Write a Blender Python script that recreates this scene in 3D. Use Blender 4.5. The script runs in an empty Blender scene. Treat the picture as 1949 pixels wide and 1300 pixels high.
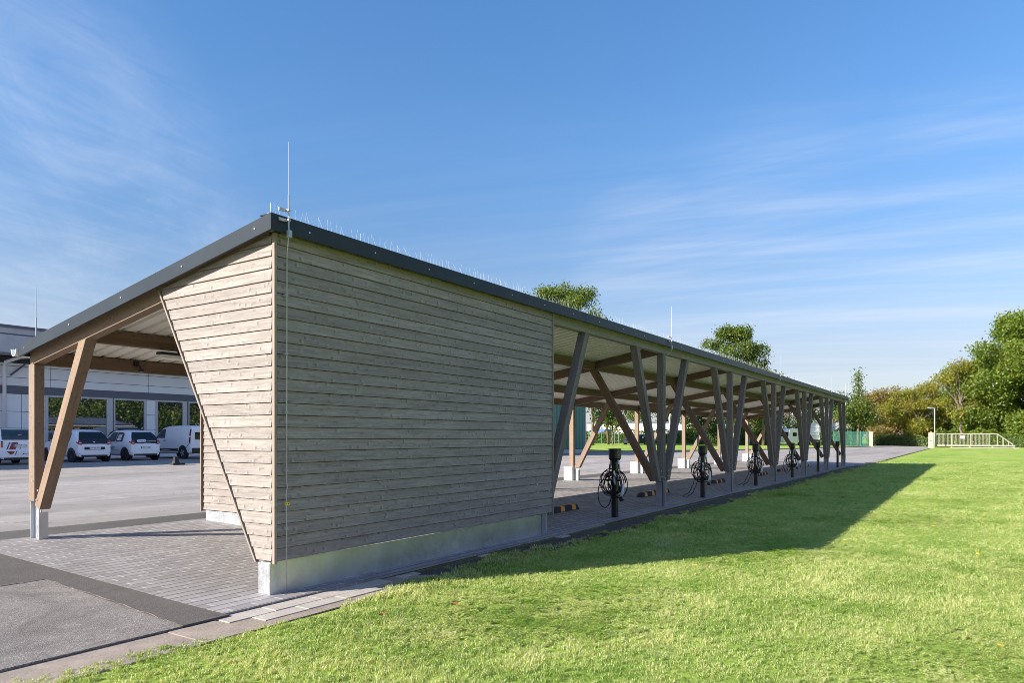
import bpy, bmesh, math, random
import numpy as np
from mathutils import Vector, Matrix, Euler, noise as mnoise
R = math.radians
random.seed(7)
sc = bpy.context.scene
COL = sc.collection

# ------------------------------------------------------------------ camera model (survey of the photograph)
FPX, CXP, HYP, H = 1344.0, 974.5, 832.0, 1.46
TH = math.atan((1853 - CXP) / FPX)
CT, ST = math.cos(TH), math.sin(TH)


def ray(x, y):
    r = (x - CXP) / FPX
    return Vector((CT + r * ST, ST - r * CT, -(y - HYP) / FPX))


def at_f(x, y, f):
    d = ray(x, y)
    return Vector((f * d.x, f * d.y, H + f * d.z))


def at_Y(x, y, Y):
    d = ray(x, y)
    return at_f(x, y, Y / d.y)


def at_X(x, y, X):
    d = ray(x, y)
    return at_f(x, y, X / d.x)


cam_d = bpy.data.cameras.new('camera')
cam = bpy.data.objects.new('camera', cam_d)
COL.objects.link(cam)
cam.location = (0, 0, H)
cam.rotation_euler = (R(90), 0, -(math.pi / 2 - TH))
cam_d.sensor_width = 36
cam_d.lens = 36 * FPX / 1949
cam_d.shift_y = (HYP - 650) / 1949
cam_d.clip_end = 5000
cam_d.clip_start = 0.05
sc.camera = cam

ZP = [(-1e6, 0.0), (5.3, 0.0), (10.0, 0.135), (31.0, 0.12), (35.0, 0.26), (60.0, 0.40), (1e6, 0.40)]


def gz(Y):
    for (a, za), (b, zb) in zip(ZP, ZP[1:]):
        if Y <= b:
            return za + (zb - za) * (Y - a) / (b - a)
    return 0.4


# ------------------------------------------------------------------ object helpers
def tag(o, label=None, cat=None, group=None, kind=None):
    if label: o['label'] = label
    if cat: o['category'] = cat
    if group: o['group'] = group
    if kind: o['kind'] = kind
    return o


def thing(name, label, cat, loc=(0, 0, 0), rz=0.0, group=None):
    o = bpy.data.objects.new(name, None)
    o.empty_display_size = 0.2
    COL.objects.link(o)
    o.location = loc
    o.rotation_euler = (0, 0, rz)
    return tag(o, label, cat, group)


def link(name, me, parent=None):
    o = bpy.data.objects.new(name, me)
    COL.objects.link(o)
    if parent is not None:
        o.parent = parent
    return o


def copy_tree(o, parent=None):
    c = o.copy()
    COL.objects.link(c)
    c.parent = parent
    for ch in list(o.children):
        copy_tree(ch, c)
    return c


class MB:
    def __init__(self):
        self.v, self.f, self.m = [], [], []

    def poly(self, pts, mi=0):
        n = len(self.v)
        self.v += [tuple(p) for p in pts]
        self.f.append(tuple(range(n, n + len(pts))))
        self.m.append(mi)

    def hexa(self, p, mi=0):
        n = len(self.v)
        self.v += [tuple(q) for q in p]
        for q in ((0, 3, 2, 1), (4, 5, 6, 7), (0, 1, 5, 4), (1, 2, 6, 5), (2, 3, 7, 6), (3, 0, 4, 7)):
            self.f.append(tuple(n + i for i in q))
            self.m.append(mi)

    def box(self, x0, x1, y0, y1, z0, z1, mi=0):
        self.hexa([(x0, y0, z0), (x1, y0, z0), (x1, y1, z0), (x0, y1, z0),
                   (x0, y0, z1), (x1, y0, z1), (x1, y1, z1), (x0, y1, z1)], mi)

    def prism(self, pts, axis, a, b, mi=0):
        """pts: 2D outline; extruded along axis ('x': pts are (y,z); 'y': (x,z); 'z': (x,y))"""
        def mk(p, t):
            return {'x': (t, p[0], p[1]), 'y': (p[0], t, p[1]), 'z': (p[0], p[1], t)}[axis]
        n = len(self.v)
        k = len(pts)
        self.v += [mk(p, a) for p in pts] + [mk(p, b) for p in pts]
        self.f.append(tuple(range(n + k - 1, n - 1, -1))); self.m.append(mi)
        self.f.append(tuple(range(n + k, n + 2 * k))); self.m.append(mi)
        for i in range(k):
            j = (i + 1) % k
            self.f.append((n + i, n + j, n + k + j, n + k + i)); self.m.append(mi)

    def tube(self, pts, r, n=6, mi=0, closed=False, r1=None):
        pts = [Vector(p) for p in pts]
        base = len(self.v)
        k = len(pts)
        up = Vector((0.13, 0.21, 0.97)).normalized()
        for i, p in enumerate(pts):
            if closed:
                t = pts[(i + 1) % k] - pts[i - 1]
            else:
                t = pts[min(i + 1, k - 1)] - pts[max(i - 1, 0)]
            t.normalize()
            a = t.cross(up)
            if a.length < 0.05:
                a = t.cross(Vector((1, 0, 0)))
            a.normalize()
            b = t.cross(a)
            rr = r if r1 is None else r + (r1 - r) * i / (k - 1)
            for j in range(n):
                an = 2 * math.pi * j / n
                self.v.append(tuple(p + a * (rr * math.cos(an)) + b * (rr * math.sin(an))))
        for i in range(k if closed else k - 1):
            i2 = (i + 1) % k
            for j in range(n):
                j2 = (j + 1) % n
                self.f.append((base + i * n + j, base + i * n + j2, base + i2 * n + j2, base + i2 * n + j))
                self.m.append(mi)
        if not closed:
            self.f.append(tuple(base + j for j in range(n - 1, -1, -1))); self.m.append(mi)
            self.f.append(tuple(base + (k - 1) * n + j for j in range(n))); self.m.append(mi)

    def disc(self, c, axis, r, d, n=20, mi=0):
        pts = [(r * math.cos(2 * math.pi * i / n), r * math.sin(2 * math.pi * i / n)) for i in range(n)]
        c = Vector(c)
        ai = 'xyz'.index(axis)
        o = {'x': (c.y, c.z), 'y': (c.x, c.z), 'z': (c.x, c.y)}[axis]
        self.prism([(o[0] + p[0], o[1] + p[1]) for p in pts], axis, c[ai] - d / 2, c[ai] + d / 2, mi)

    def build(self, name, mats, parent=None, smooth=False, bevel=0.0):
        me = bpy.data.meshes.new(name)
        me.from_pydata(self.v, [], self.f)
        if not isinstance(mats, (list, tuple)):
            mats = [mats]
        for m in mats:
            me.materials.append(m)
        if len(mats) > 1:
            me.polygons.foreach_set('material_index', self.m)
        bm = bmesh.new(); bm.from_mesh(me)
        bmesh.ops.recalc_face_normals(bm, faces=bm.faces)
        bm.to_mesh(me); bm.free()
        if smooth:
            me.polygons.foreach_set('use_smooth', [True] * len(me.polygons))
        me.update()
        o = link(name, me, parent)
        if bevel:
            b = o.modifiers.new('edge', 'BEVEL'); b.width = bevel; b.segments = 2; b.limit_method = 'ANGLE'
        return o


def timber(name, p0, p1, wy, wz, mat, parent, side=Vector((0, 1, 0)), bevel=0.006, ext=0.0, cut0=None, cut1=None):
    """a beam from p0 to p1 as an object whose local X runs along the grain.
    side: world direction of local Y. cut0/cut1: world plane normals (through the end points) the ends are cut to."""
    p0, p1 = Vector(p0), Vector(p1)
    x = (p1 - p0); L = x.length; x.normalize()
    s = (Vector(side) - x * x.dot(Vector(side))).normalized()
    z = x.cross(s)
    M = Matrix((x, s, z)).transposed()
    mb = MB()
    def endx(L0, cut, yy, zz):
        if cut is None: return L0
        n = M.transposed() @ Vector(cut)
        return L0 - (n.y * yy + n.z * zz) / n.x
    a, b = wy / 2, wz / 2
    P = [(endx(0, cut0, y, zz), y, zz) for (y, zz) in ((-a, -b), (a, -b), (a, b), (-a, b))]
    Q = [(endx(L, cut1, y, zz), y, zz) for (y, zz) in ((-a, -b), (a, -b), (a, b), (-a, b))]
    mb.hexa(P + Q)
    o = mb.build(name, mat, parent, bevel=bevel)
    T = M.to_4x4(); T.translation = p0
    o.matrix_basis = T if parent is None else Matrix.Translation(-Vector(parent.location)) @ T
    return o


# ------------------------------------------------------------------ materials
def new_mat(name):
    m = bpy.data.materials.new(name)
    m.use_nodes = True
    nt = m.node_tree
    return m, nt, nt.nodes['Principled BSDF']


class N:
    """small node helper"""
    def __init__(self, nt): self.nt = nt
    def add(self, t, **k):
        n = self.nt.nodes.new(t)
        for a, b in k.items():
            setattr(n, a, b)
        return n
    def link(self, a, b): self.nt.links.new(a, b)
    def math(self, op, a, b=None, clamp=False):
        n = self.add('ShaderNodeMath', operation=op, use_clamp=clamp)
        for i, v in enumerate((a, b)):
            if v is None: continue
            if isinstance(v, (int, float)): n.inputs[i].default_value = v
            else: self.link(v, n.inputs[i])
        return n.outputs[0]
    def ramp(self, fac, stops, interp='LINEAR'):
        n = self.add('ShaderNodeValToRGB')
        n.color_ramp.interpolation = interp
        el = n.color_ramp.elements
        while len(el) < len(stops): el.new(0.5)
        for e, (p, c) in zip(el, stops):
            e.position = p
            e.color = (c[0], c[1], c[2], 1) if not isinstance(c, (int, float)) else (c, c, c, 1)
        self.link(fac, n.inputs[0])
        return n.outputs[0]
    def mix(self, fac, a, b, mode='MIX'):
        n = self.add('ShaderNodeMix', data_type='RGBA', blend_type=mode)
        for s, v in ((n.inputs[0], fac), (n.inputs[6], a), (n.inputs[7], b)):
            if isinstance(v, (int, float)): s.default_value = v
            elif isinstance(v, tuple): s.default_value = (v[0], v[1], v[2], 1)
            else: self.link(v, s)
        return n.outputs[2]
    def noise(self, vec, scale, detail=4, rough=0.6, dist=0.0):
        n = self.add('ShaderNodeTexNoise')
        n.inputs['Scale'].default_value = scale
        n.inputs['Detail'].default_value = detail
        n.inputs['Roughness'].default_value = rough
        n.inputs['Distortion'].default_value = dist
        if vec is not None: self.link(vec, n.inputs['Vector'])
        return n.outputs['Fac']
    def mapping(self, vec, scale=(1, 1, 1), loc=(0, 0, 0), rot=(0, 0, 0)):
        n = self.add('ShaderNodeMapping')
        n.inputs['Scale'].default_value = scale
        n.inputs['Location'].default_value = loc
        n.inputs['Rotation'].default_value = rot
        self.link(vec, n.inputs['Vector'])
        return n.outputs[0]
    def bump(self, h, strength, dist=0.01):
        n = self.add('ShaderNodeBump')
        n.inputs['Strength'].default_value = strength
        n.inputs['Distance'].default_value = dist
        self.link(h, n.inputs['Height'])
        return n.outputs[0]


def plain(name, col, rough=0.5, metal=0.0, var=0.12, scale=6.0, bump=0.0, coat=0.0):
    m, nt, b = new_mat(name)
    n = N(nt)
    tc = n.add('ShaderNodeTexCoord')
    f = n.noise(tc.outputs['Object'], scale, 5, 0.65)
    c = n.ramp(f, [(0.25, tuple(x * (1 - var) for x in col)), (0.75, tuple(min(1, x * (1 + var)) for x in col))])
    n.link(c, b.inputs['Base Color'])
    b.inputs['Roughness'].default_value = rough
    b.inputs['Metallic'].default_value = metal
    if coat: b.inputs['Coat Weight'].default_value = coat; b.inputs['Coat Roughness'].default_value = 0.08
    if bump:
        n.link(n.bump(n.noise(tc.outputs['Object'], scale * 8, 4), bump), b.inputs['Normal'])
    return m


def wood(name, col, pitch=50.0, var=0.22, grain=1.0, rough=0.75):
    """col: base colour. Grain runs along local X, boards repeat every `pitch` in local Z."""
    m, nt, b = new_mat(name)
    n = N(nt)
    tc = n.add('ShaderNodeTexCoord')
    oi = n.add('ShaderNodeObjectInfo')
    sep = n.add('ShaderNodeSeparateXYZ'); n.link(tc.outputs['Object'], sep.inputs[0])
    idx = n.math('FLOOR', n.math('DIVIDE', n.math('ADD', sep.outputs['Z'], pitch * 0.02 if pitch < 1 else 500.0), pitch))
    wn = n.add('ShaderNodeTexWhiteNoise', noise_dimensions='2D')
    cmb0 = n.add('ShaderNodeCombineXYZ'); n.link(idx, cmb0.inputs[0]); n.link(oi.outputs['Random'], cmb0.inputs[1])
    n.link(cmb0.outputs[0], wn.inputs['Vector'])
    rnd = wn.outputs['Value']
    off = n.math('MULTIPLY', rnd, 37.0)
    cmb = n.add('ShaderNodeCombineXYZ')
    n.link(n.math('ADD', sep.outputs['X'], off), cmb.inputs[0])
    n.link(n.math('ADD', sep.outputs['Y'], off), cmb.inputs[1])
    n.link(sep.outputs['Z'], cmb.inputs[2])
    vec = cmb.outputs[0]
    fine = n.noise(n.mapping(vec, (1.3, 30, 30)), 2.0, 6, 0.72, 0.6)
    streak_ = n.noise(n.mapping(vec, (0.9, 15, 15), (9, 4, 2)), 1.9, 5, 0.66, 0.5)
    flame = n.noise(n.mapping(vec, (0.75, 8, 8)), 1.7, 3, 0.55, 1.3)
    rings = n.math('SINE', n.math('MULTIPLY', flame, 46.0))
    nd = n.add('ShaderNodeTexNoise'); nd.inputs['Scale'].default_value = 22; nd.inputs['Detail'].default_value = 3; n.link(vec, nd.inputs['Vector'])
    patch = n.noise(n.mapping(vec, (0.7, 2.5, 2.5)), 1.5, 3, 0.6)
    # knots: sparse small cells, and cross-grain ripples beside them (one dark flank, one pale flank)
    cf = n.add('ShaderNodeCombineXYZ'); n.link(n.math('ADD', sep.outputs['X'], off), cf.inputs[0])
    n.link(n.math('ADD', n.math('ADD', sep.outputs['Z'], n.math('MULTIPLY', sep.outputs['Y'], 0.9)), n.math('MULTIPLY', off, 3.1)), cf.inputs[1])
    flat = n.mix(0.012, cf.outputs[0], nd.outputs['Color'], 'ADD')
    def cells(sc_, loc_, r0, r1):
        vo = n.add('ShaderNodeTexVoronoi', feature='F1', voronoi_dimensions='2D'); vo.inputs['Scale'].default_value = 1.0
        n.link(n.mapping(flat, sc_, loc_), vo.inputs['Vector'])
        return n.ramp(vo.outputs['Distance'], [(r0, 1.0), (r1, 0.0)])
    knot = n.math('MULTIPLY', cells((4.2, 10, 1), (0, 0, 0), 0.06, 0.14), n.ramp(patch, [(0.45, 0.0), (0.55, 1.0)]))
    gate = n.ramp(n.noise(n.mapping(vec, (2.1, 6, 6), (3, 8, 1)), 1.3, 3, 0.6), [(0.42, 0.0), (0.56, 1.0)])
    rip_d = n.math('MULTIPLY', cells((8.0, 7.5, 1), (3.1, 0, 0), 0.04, 0.17), gate)
    rip_l = n.math('MULTIPLY', cells((8.0, 7.5, 1), (2.93, 0, 0), 0.04, 0.17), gate)
    def c(k, w=1.0): return (min(1, col[0] * k), min(1, col[1] * k * w), min(1, col[2] * k * w))
    base = n.ramp(fine, [(0.3, c(1 - 0.30 * grain)), (0.5, c(1.0)), (0.72, c(1 + 0.22 * grain))])
    base = n.mix(n.ramp(streak_, [(0.38, 0.45 * grain), (0.52, 0.0)]), base, c(0.68))
    base = n.mix(n.ramp(streak_, [(0.56, 0.0), (0.72, 0.36 * grain)]), base, c(1.50, 1.02))
    base = n.mix(n.ramp(rings, [(0.55, 0.0), (1.0, 0.22 * grain)]), base, c(1.6, 1.04))
    base = n.mix(n.math('MULTIPLY', rip_l, 0.38 * grain), base, c(1.65, 1.02))
    base = n.mix(n.math('MULTIPLY', rip_d, 0.66 * grain), base, c(0.42))
    base = n.mix(n.math('MULTIPLY', knot, 0.55), base, c(0.40))
    base = n.mix(n.ramp(patch, [(0.35, 0.0), (0.7, 0.40)]), base, c(0.74, 0.99))
    hsv = n.add('ShaderNodeHueSaturation')
    n.link(n.math('ADD', n.math('MULTIPLY', rnd, var * 2), 1 - var), hsv.inputs['Value'])
    n.link(n.math('ADD', n.math('MULTIPLY', oi.outputs['Random'], 0.25), 0.85), hsv.inputs['Saturation'])
    n.link(base, hsv.inputs['Color'])
    n.link(hsv.outputs[0], b.inputs['Base Color'])
    b.inputs['Roughness'].default_value = rough
    b.inputs['Specular IOR Level'].default_value = 0.3
    hgt = n.math('ADD', fine, n.math('MULTIPLY', knot, -0.3))
    n.link(n.bump(hgt, 0.35, 0.004), b.inputs['Normal'])
    return m


M = {}
PITCH = 0.1114
M['clad'] = wood('weathered_board_cladding', (0.282, 0.243, 0.216), PITCH, 0.09, 1.3)
M['timber'] = wood('stained_timber_lit', (0.255, 0.182, 0.130), 50, 0.12, 0.8, 0.7)  # lighter copy carrying the sun on gable frame and rear posts
M['shaded_timber'] = wood('stained_timber_shaded', (0.175, 0.115, 0.078), 50, 0.10, 0.7, 0.7)  # same timber, darkened for the shade on beams, rafters and inner struts
M['grey_shaded_timber'] = wood('greyed_timber_shaded', (0.185, 0.158, 0.138), 50, 0.10, 0.9, 0.75)  # greyed front-row timber, its tone also lowered for the shade there
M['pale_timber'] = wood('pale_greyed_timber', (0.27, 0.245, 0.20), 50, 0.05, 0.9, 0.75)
M['trim'] = wood('trim_board', (0.30, 0.24, 0.195), 50, 0.06, 0.5)
M['anthracite'] = plain('anthracite_sheet_metal', (0.036, 0.043, 0.052), 0.34, 0.0, 0.10, 2.0)
M['anthracite'].node_tree.nodes['Principled BSDF'].inputs['Specular IOR Level'].default_value = 0.12
M['felt'] = plain('black_wall_felt', (0.010, 0.010, 0.010), 0.9)
M['screw'] = plain('bright_screw', (0.7, 0.7, 0.68), 0.35, 0.8, 0.03)
M['steel_rod'] = plain('aluminium_rod', (0.42, 0.43, 0.45), 0.4, 0.5, 0.03)
M['yellow'] = plain('yellow_plastic', (0.75, 0.52, 0.02), 0.5)
M['black'] = plain('black_plastic', (0.012, 0.012, 0.014), 0.38)
M['black_paint'] = plain('black_powder_coat', (0.016, 0.016, 0.017), 0.32)
M['rubber'] = plain('black_rubber', (0.022, 0.022, 0.024), 0.75, 0, 0.3, 10)
M['orange'] = plain('orange_reflective_band', (0.75, 0.27, 0.015), 0.45)
M['cable'] = plain('black_cable', (0.012, 0.012, 0.013), 0.5)
M['plug'] = plain('light_grey_plug', (0.62, 0.66, 0.70), 0.4)
M['white_pvc'] = plain('white_pvc_gutter', (0.80, 0.81, 0.80), 0.4, 0, 0.05)
M['white_block'] = plain('white_painted_concrete', (0.62, 0.61, 0.58), 0.8, 0, 0.08, 9, 0.2)
M['lamp_white'] = plain('frosted_lamp_cover', (0.82, 0.80, 0.74), 0.35)
M['soil'] = plain('dark_soil', (0.060, 0.048, 0.040), 0.95, 0, 0.5, 9, 0.6)


def galvanised():
    m, nt, b = new_mat('galvanised_steel')
    n = N(nt)
    tc = n.add('ShaderNodeTexCoord')
    vo = n.add('ShaderNodeTexVoronoi'); vo.inputs['Scale'].default_value = 60
    n.link(n.mapping(tc.outputs['Object'], (1, 1, 0.55)), vo.inputs['Vector'])
    sepc = n.add('ShaderNodeSeparateColor'); n.link(vo.outputs['Color'], sepc.inputs[0])
    big = n.noise(n.mapping(tc.outputs['Object'], (1.3, 1.3, 0.9)), 2.4, 6, 0.68)
    n.link(n.mix(n.ramp(big, [(0.3, 0.0), (0.7, 1.0)]), (0.50, 0.52, 0.55), (0.68, 0.70, 0.73)), b.inputs['Base Color'])
    b.inputs['Metallic'].default_value = 0.9
    n.link(n.math('ADD', n.math('MULTIPLY', sepc.outputs[0], 0.12), n.math('ADD', n.math('MULTIPLY', big, 0.12), 0.29)), b.inputs['Roughness'])
    n.link(n.bump(sepc.outputs[1], 0.08, 0.002), b.inputs['Normal'])
    return m


M['galv'] = galvanised()
M['shaded_galv'] = plain('galvanised_plate_shaded', (0.25, 0.26, 0.28), 0.5, 0.35, 0.15, 4)  # galvanised steel darkened for the front feet standing in shade


def sheet_white():
    m, nt, b = new_mat('white_coated_roof_sheet')
    n = N(nt); tc = n.add('ShaderNodeTexCoord')
    f = n.noise(n.mapping(tc.outputs['Object'], (1, 0.2, 1)), 2.0, 4)
    n.link(n.ramp(f, [(0.3, (0.76, 0.735, 0.68)), (0.7, (0.86, 0.84, 0.79))]), b.inputs['Base Color'])
    b.inputs['Roughness'].default_value = 0.45
    return m


M['sheet'] = sheet_white()


def asphalt(name, dark, light, spec=0.55, seams=False):
    m, nt, b = new_mat(name)
    n = N(nt); tc = n.add('ShaderNodeTexCoord'); v = tc.outputs['Object']
    big = n.noise(v, 0.35, 5, 0.6, 0.4)
    mid = n.noise(v, 3.0, 5, 0.6)
    vo = n.add('ShaderNodeTexVoronoi'); vo.inputs['Scale'].default_value = 150; n.link(v, vo.inputs['Vector'])
    sepc = n.add('ShaderNodeSeparateColor'); n.link(vo.outputs['Color'], sepc.inputs[0])
    c = n.ramp(n.math('ADD', n.math('MULTIPLY', big, 0.65), n.math('MULTIPLY', mid, 0.35)), [(0.35, dark), (0.62, light)])
    c = n.mix(n.ramp(sepc.outputs[0], [(0.55, 0.0), (1.0, spec)]), c, tuple(min(1, x * 2.1) for x in light))
    c = n.mix(n.ramp(sepc.outputs[1], [(0.7, 0.0), (1.0, spec * 0.9)]), c, tuple(x * 0.35 for x in dark))
    blot = n.noise(n.mapping(v, (1, 1, 1), (4, 9, 0)), 1.1, 7, 0.68, 0.6)
    c = n.mix(n.ramp(blot, [(0.50, 0.0), (0.66, 0.55)]), c, tuple(x * 0.78 for x in dark))
    c = n.mix(n.ramp(blot, [(0.30, 0.5), (0.44, 0.0)]), c, tuple(min(1, x * 1.18) for x in light))
    # hairline cracks
    vc = n.add('ShaderNodeTexVoronoi', feature='DISTANCE_TO_EDGE'); vc.inputs['Scale'].default_value = 0.35
    nn = n.add('ShaderNodeTexNoise'); nn.inputs['Scale'].default_value = 1.6; nn.inputs['Detail'].default_value = 6; n.link(v, nn.inputs['Vector'])
    n.link(n.mix(0.35, v, nn.outputs['Color']), vc.inputs['Vector'])
    crack = n.math('MULTIPLY', n.ramp(vc.outputs['Distance'], [(0.0, 1.0), (0.006, 0.0)]), n.ramp(mid, [(0.52, 0.0), (0.62, 0.6)]))
    c = n.mix(crack, c, (0.03, 0.03, 0.03))
    if seams:      # lane seams of the paver, tyre-darkened lanes and old oil drips
        wob = n.noise(v, 0.8, 4, 0.6)
        sp_ = n.add('ShaderNodeSeparateXYZ'); n.link(v, sp_.inputs[0])
        for (ax, per, k_) in (('X', 3.4, 0.05), ('Y', 6.1, 0.05)):
            fr_ = n.math('FRACT', n.math('DIVIDE', n.math('ADD', sp_.outputs[ax], n.math('MULTIPLY', wob, 0.35)), per))
            ln = n.math('LESS_THAN', n.math('ABSOLUTE', n.math('SUBTRACT', fr_, 0.5)), 0.006)
            c = n.mix(n.math('MULTIPLY', ln, n.ramp(mid, [(0.4, 0.2), (0.6, 0.6)])), c, tuple(min(1, x * 1.5) for x in light))
        lane = n.noise(n.mapping(v, (0.05, 0.55, 1)), 1.0, 4, 0.6)
        c = n.mix(n.ramp(lane, [(0.48, 0.0), (0.66, 0.75)]), c, tuple(x * 0.80 for x in dark))
        vo3 = n.add('ShaderNodeTexVoronoi', feature='F1'); vo3.inputs['Scale'].default_value = 0.45; n.link(v, vo3.inputs['Vector'])
        c = n.mix(n.ramp(vo3.outputs['Distance'], [(0.05, 0.5), (0.16, 0.0)]), c, tuple(x * 0.5 for x in dark))
    n.link(c, b.inputs['Base Color'])
    b.inputs['Roughness'].default_value = 0.9
    b.inputs['Specular IOR Level'].default_value = 0.25
    n.link(n.bump(vo.outputs['Distance'], 0.5, 0.006), b.inputs['Normal'])
    return m


M['asphalt_old'] = asphalt('old_asphalt', (0.125, 0.110, 0.099), (0.250, 0.222, 0.200), 0.62)
M['asphalt_court'] = asphalt('court_asphalt', (0.272, 0.242, 0.218), (0.345, 0.308, 0.280), 0.35, True)
M['asphalt_new'] = asphalt('new_asphalt', (0.088, 0.076, 0.068), (0.118, 0.103, 0.093), 0.3)
M['concrete_edge'] = plain('weathered_concrete', (0.275, 0.222, 0.178), 0.92, 0, 0.25, 5, 0.5)
M['slab'] = plain('pale_concrete_slab', (0.38, 0.335, 0.285), 0.9, 0, 0.18, 4, 0.4)


def pavers():
    m, nt, b = new_mat('concrete_block_paving')
    n = N(nt); tc = n.add('ShaderNodeTexCoord'); v = tc.outputs['Object']
    br = n.add('ShaderNodeTexBrick'); n.link(v, br.inputs['Vector'])
    br.inputs['Scale'].default_value = 1.0
    br.inputs['Brick Width'].default_value = 0.25
    br.inputs['Row Height'].default_value = 0.128
    br.inputs['Mortar Size'].default_value = 0.011
    br.inputs['Mortar Smooth'].default_value = 0.2
    br.inputs['Color1'].default_value = (0.0, 0.0, 0.0, 1)
    br.inputs['Color2'].default_value = (1, 1, 1, 1)
    br.inputs['Mortar'].default_value = (0.5, 0.5, 0.5, 1)
    big = n.noise(v, 0.7, 5, 0.62)
    fine = n.noise(v, 60, 4, 0.7)
    sepc = n.add('ShaderNodeSeparateColor'); n.link(br.outputs['Color'], sepc.inputs[0])
    c = n.ramp(sepc.outputs[0], [(0.0, (0.225, 0.203, 0.200)), (0.5, (0.27, 0.248, 0.242)), (1.0, (0.315, 0.292, 0.286))])
    c = n.mix(n.ramp(big, [(0.4, 0.0), (0.75, 0.5)]), c, (0.205, 0.175, 0.145))
    c = n.mix(n.ramp(fine, [(0.35, 0.25), (0.65, 0.0)]), c, (0.12, 0.11, 0.10))
    c = n.mix(n.ramp(n.noise(v, 2.3, 6, 0.7), [(0.56, 0.0), (0.72, 0.55)]), c, (0.13, 0.105, 0.085))
    vo3 = n.add('ShaderNodeTexVoronoi', feature='F1'); vo3.inputs['Scale'].default_value = 0.8; n.link(v, vo3.inputs['Vector'])
    c = n.mix(n.ramp(vo3.outputs['Distance'], [(0.04, 0.55), (0.13, 0.0)]), c, (0.08, 0.07, 0.065))
    jm = n.ramp(n.noise(v, 1.1, 4, 0.6), [(0.4, 0.0), (0.65, 1.0)])
    c = n.mix(br.outputs['Fac'], c, n.mix(jm, (0.30, 0.27, 0.245), (0.46, 0.43, 0.40)))
    sy = n.add('ShaderNodeSeparateXYZ'); n.link(v, sy.inputs[0])
    fr_ = n.math('FRACT', n.math('DIVIDE', sy.outputs['Y'], 0.128))
    row = n.math('LESS_THAN', n.math('MINIMUM', fr_, n.math('SUBTRACT', 1.0, fr_)), 0.062)
    c = n.mix(n.math('MULTIPLY', row, n.ramp(fine, [(0.3, 1.0), (0.7, 0.75)])), c, n.mix(jm, (0.045, 0.038, 0.033), (0.085, 0.072, 0.058)))
    n.link(c, b.inputs['Base Color'])
    b.inputs['Roughness'].default_value = 0.85
    h = n.math('SUBTRACT', n.math('MULTIPLY', fine, 0.12), br.outputs['Fac'])
    n.link(n.bump(h, 0.9, 0.008), b.inputs['Normal'])
    return m


M['pavers'] = pavers()


def lawn_mat():
    m, nt, b = new_mat('lawn_ground')
    n = N(nt); tc = n.add('ShaderNodeTexCoord'); v = tc.outputs['Object']
    big = n.noise(v, 0.22, 5, 0.6)
    mid = n.noise(v, 1.7, 5, 0.65)
    fine = n.noise(v, 26, 5, 0.75)
    stripe = n.noise(n.mapping(v, (0.02, 0.55, 1)), 1.0, 3, 0.5)
    f = n.math('ADD', n.math('MULTIPLY', big, 0.45), n.math('ADD', n.math('MULTIPLY', mid, 0.30), n.math('MULTIPLY', stripe, 0.25)))
    c = n.ramp(f, [(0.36, (0.20, 0.34, 0.050)), (0.5, (0.35, 0.465, 0.080)), (0.64, (0.51, 0.55, 0.15))])
    c = n.mix(n.ramp(n.noise(v, 0.9, 6, 0.7), [(0.54, 0.0), (0.68, 0.65)]), c, (0.56, 0.53, 0.24))
    c = n.mix(n.ramp(fine, [(0.36, 0.55), (0.60, 0.0)]), c, (0.10, 0.17, 0.03))
    n.link(c, b.inputs['Base Color'])
    b.inputs['Roughness'].default_value = 0.95
    b.inputs['Specular IOR Level'].default_value = 0.1
    n.link(n.bump(fine, 0.9, 0.05), b.inputs['Normal'])
    return m


M['lawn'] = lawn_mat()


def leaf_mat(name, c0, c1, trans=0.35, inst=False, c2=None):
    m = bpy.data.materials.new(name); m.use_nodes = True
    nt = m.node_tree; nt.nodes.clear(); n = N(nt)
    out = n.add('ShaderNodeOutputMaterial')
    geo = n.add('ShaderNodeNewGeometry')
    rnd = geo.outputs['Random Per Island']
    if inst:
        oi = n.add('ShaderNodeObjectInfo')
        loc = oi.outputs['Location']
        a = n.noise(loc, 1.15, 5, 0.66)
        a2 = n.noise(n.mapping(loc, (1, 1, 1), (40, 7, 0)), 2.6, 3, 0.6)
        f = n.math('ADD', n.math('MULTIPLY', a, 1.05), n.math('ADD', n.math('MULTIPLY', a2, 0.40), n.math('MULTIPLY', rnd, 0.42)))
        c = n.ramp(f, [(0.74, c0), (0.90, c1), (1.08, c2)])
        dry = n.math('MULTIPLY', n.ramp(rnd, [(0.80, 0.0), (0.84, 1.0)]), n.ramp(a2, [(0.42, 0.0), (0.62, 1.0)]))
        c = n.mix(n.math('MULTIPLY', dry, 0.8), c, (0.50, 0.40, 0.18))
    else:
        tc = n.add('ShaderNodeTexCoord')
        a = n.noise(tc.outputs['Object'], 0.35, 3)
        f = n.math('ADD', n.math('MULTIPLY', rnd, 0.55), n.math('MULTIPLY', a, 0.6))
        c = n.ramp(f, [(0.3, c0), (0.62, c1), (0.9, c2 or c1)])
    d = n.add('ShaderNodeBsdfDiffuse'); n.link(c, d.inputs[0])
    t = n.add('ShaderNodeBsdfTranslucent')
    n.link(n.mix(1.0, c, (1.0, 1.02, 0.40), 'MULTIPLY'), t.inputs[0])
    g = n.add('ShaderNodeBsdfGlossy'); g.inputs['Roughness'].default_value = 0.42
    g.inputs[0].default_value = (0.9, 0.95, 0.85, 1)
    mx = n.add('ShaderNodeMixShader'); mx.inputs[0].default_value = trans
    n.link(d.outputs[0], mx.inputs[1]); n.link(t.outputs[0], mx.inputs[2])
    mx2 = n.add('ShaderNodeMixShader'); mx2.inputs[0].default_value = 0.03
    n.link(mx.outputs[0], mx2.inputs[1]); n.link(g.outputs[0], mx2.inputs[2])
    n.link(mx2.outputs[0], out.inputs[0])
    return m


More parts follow.
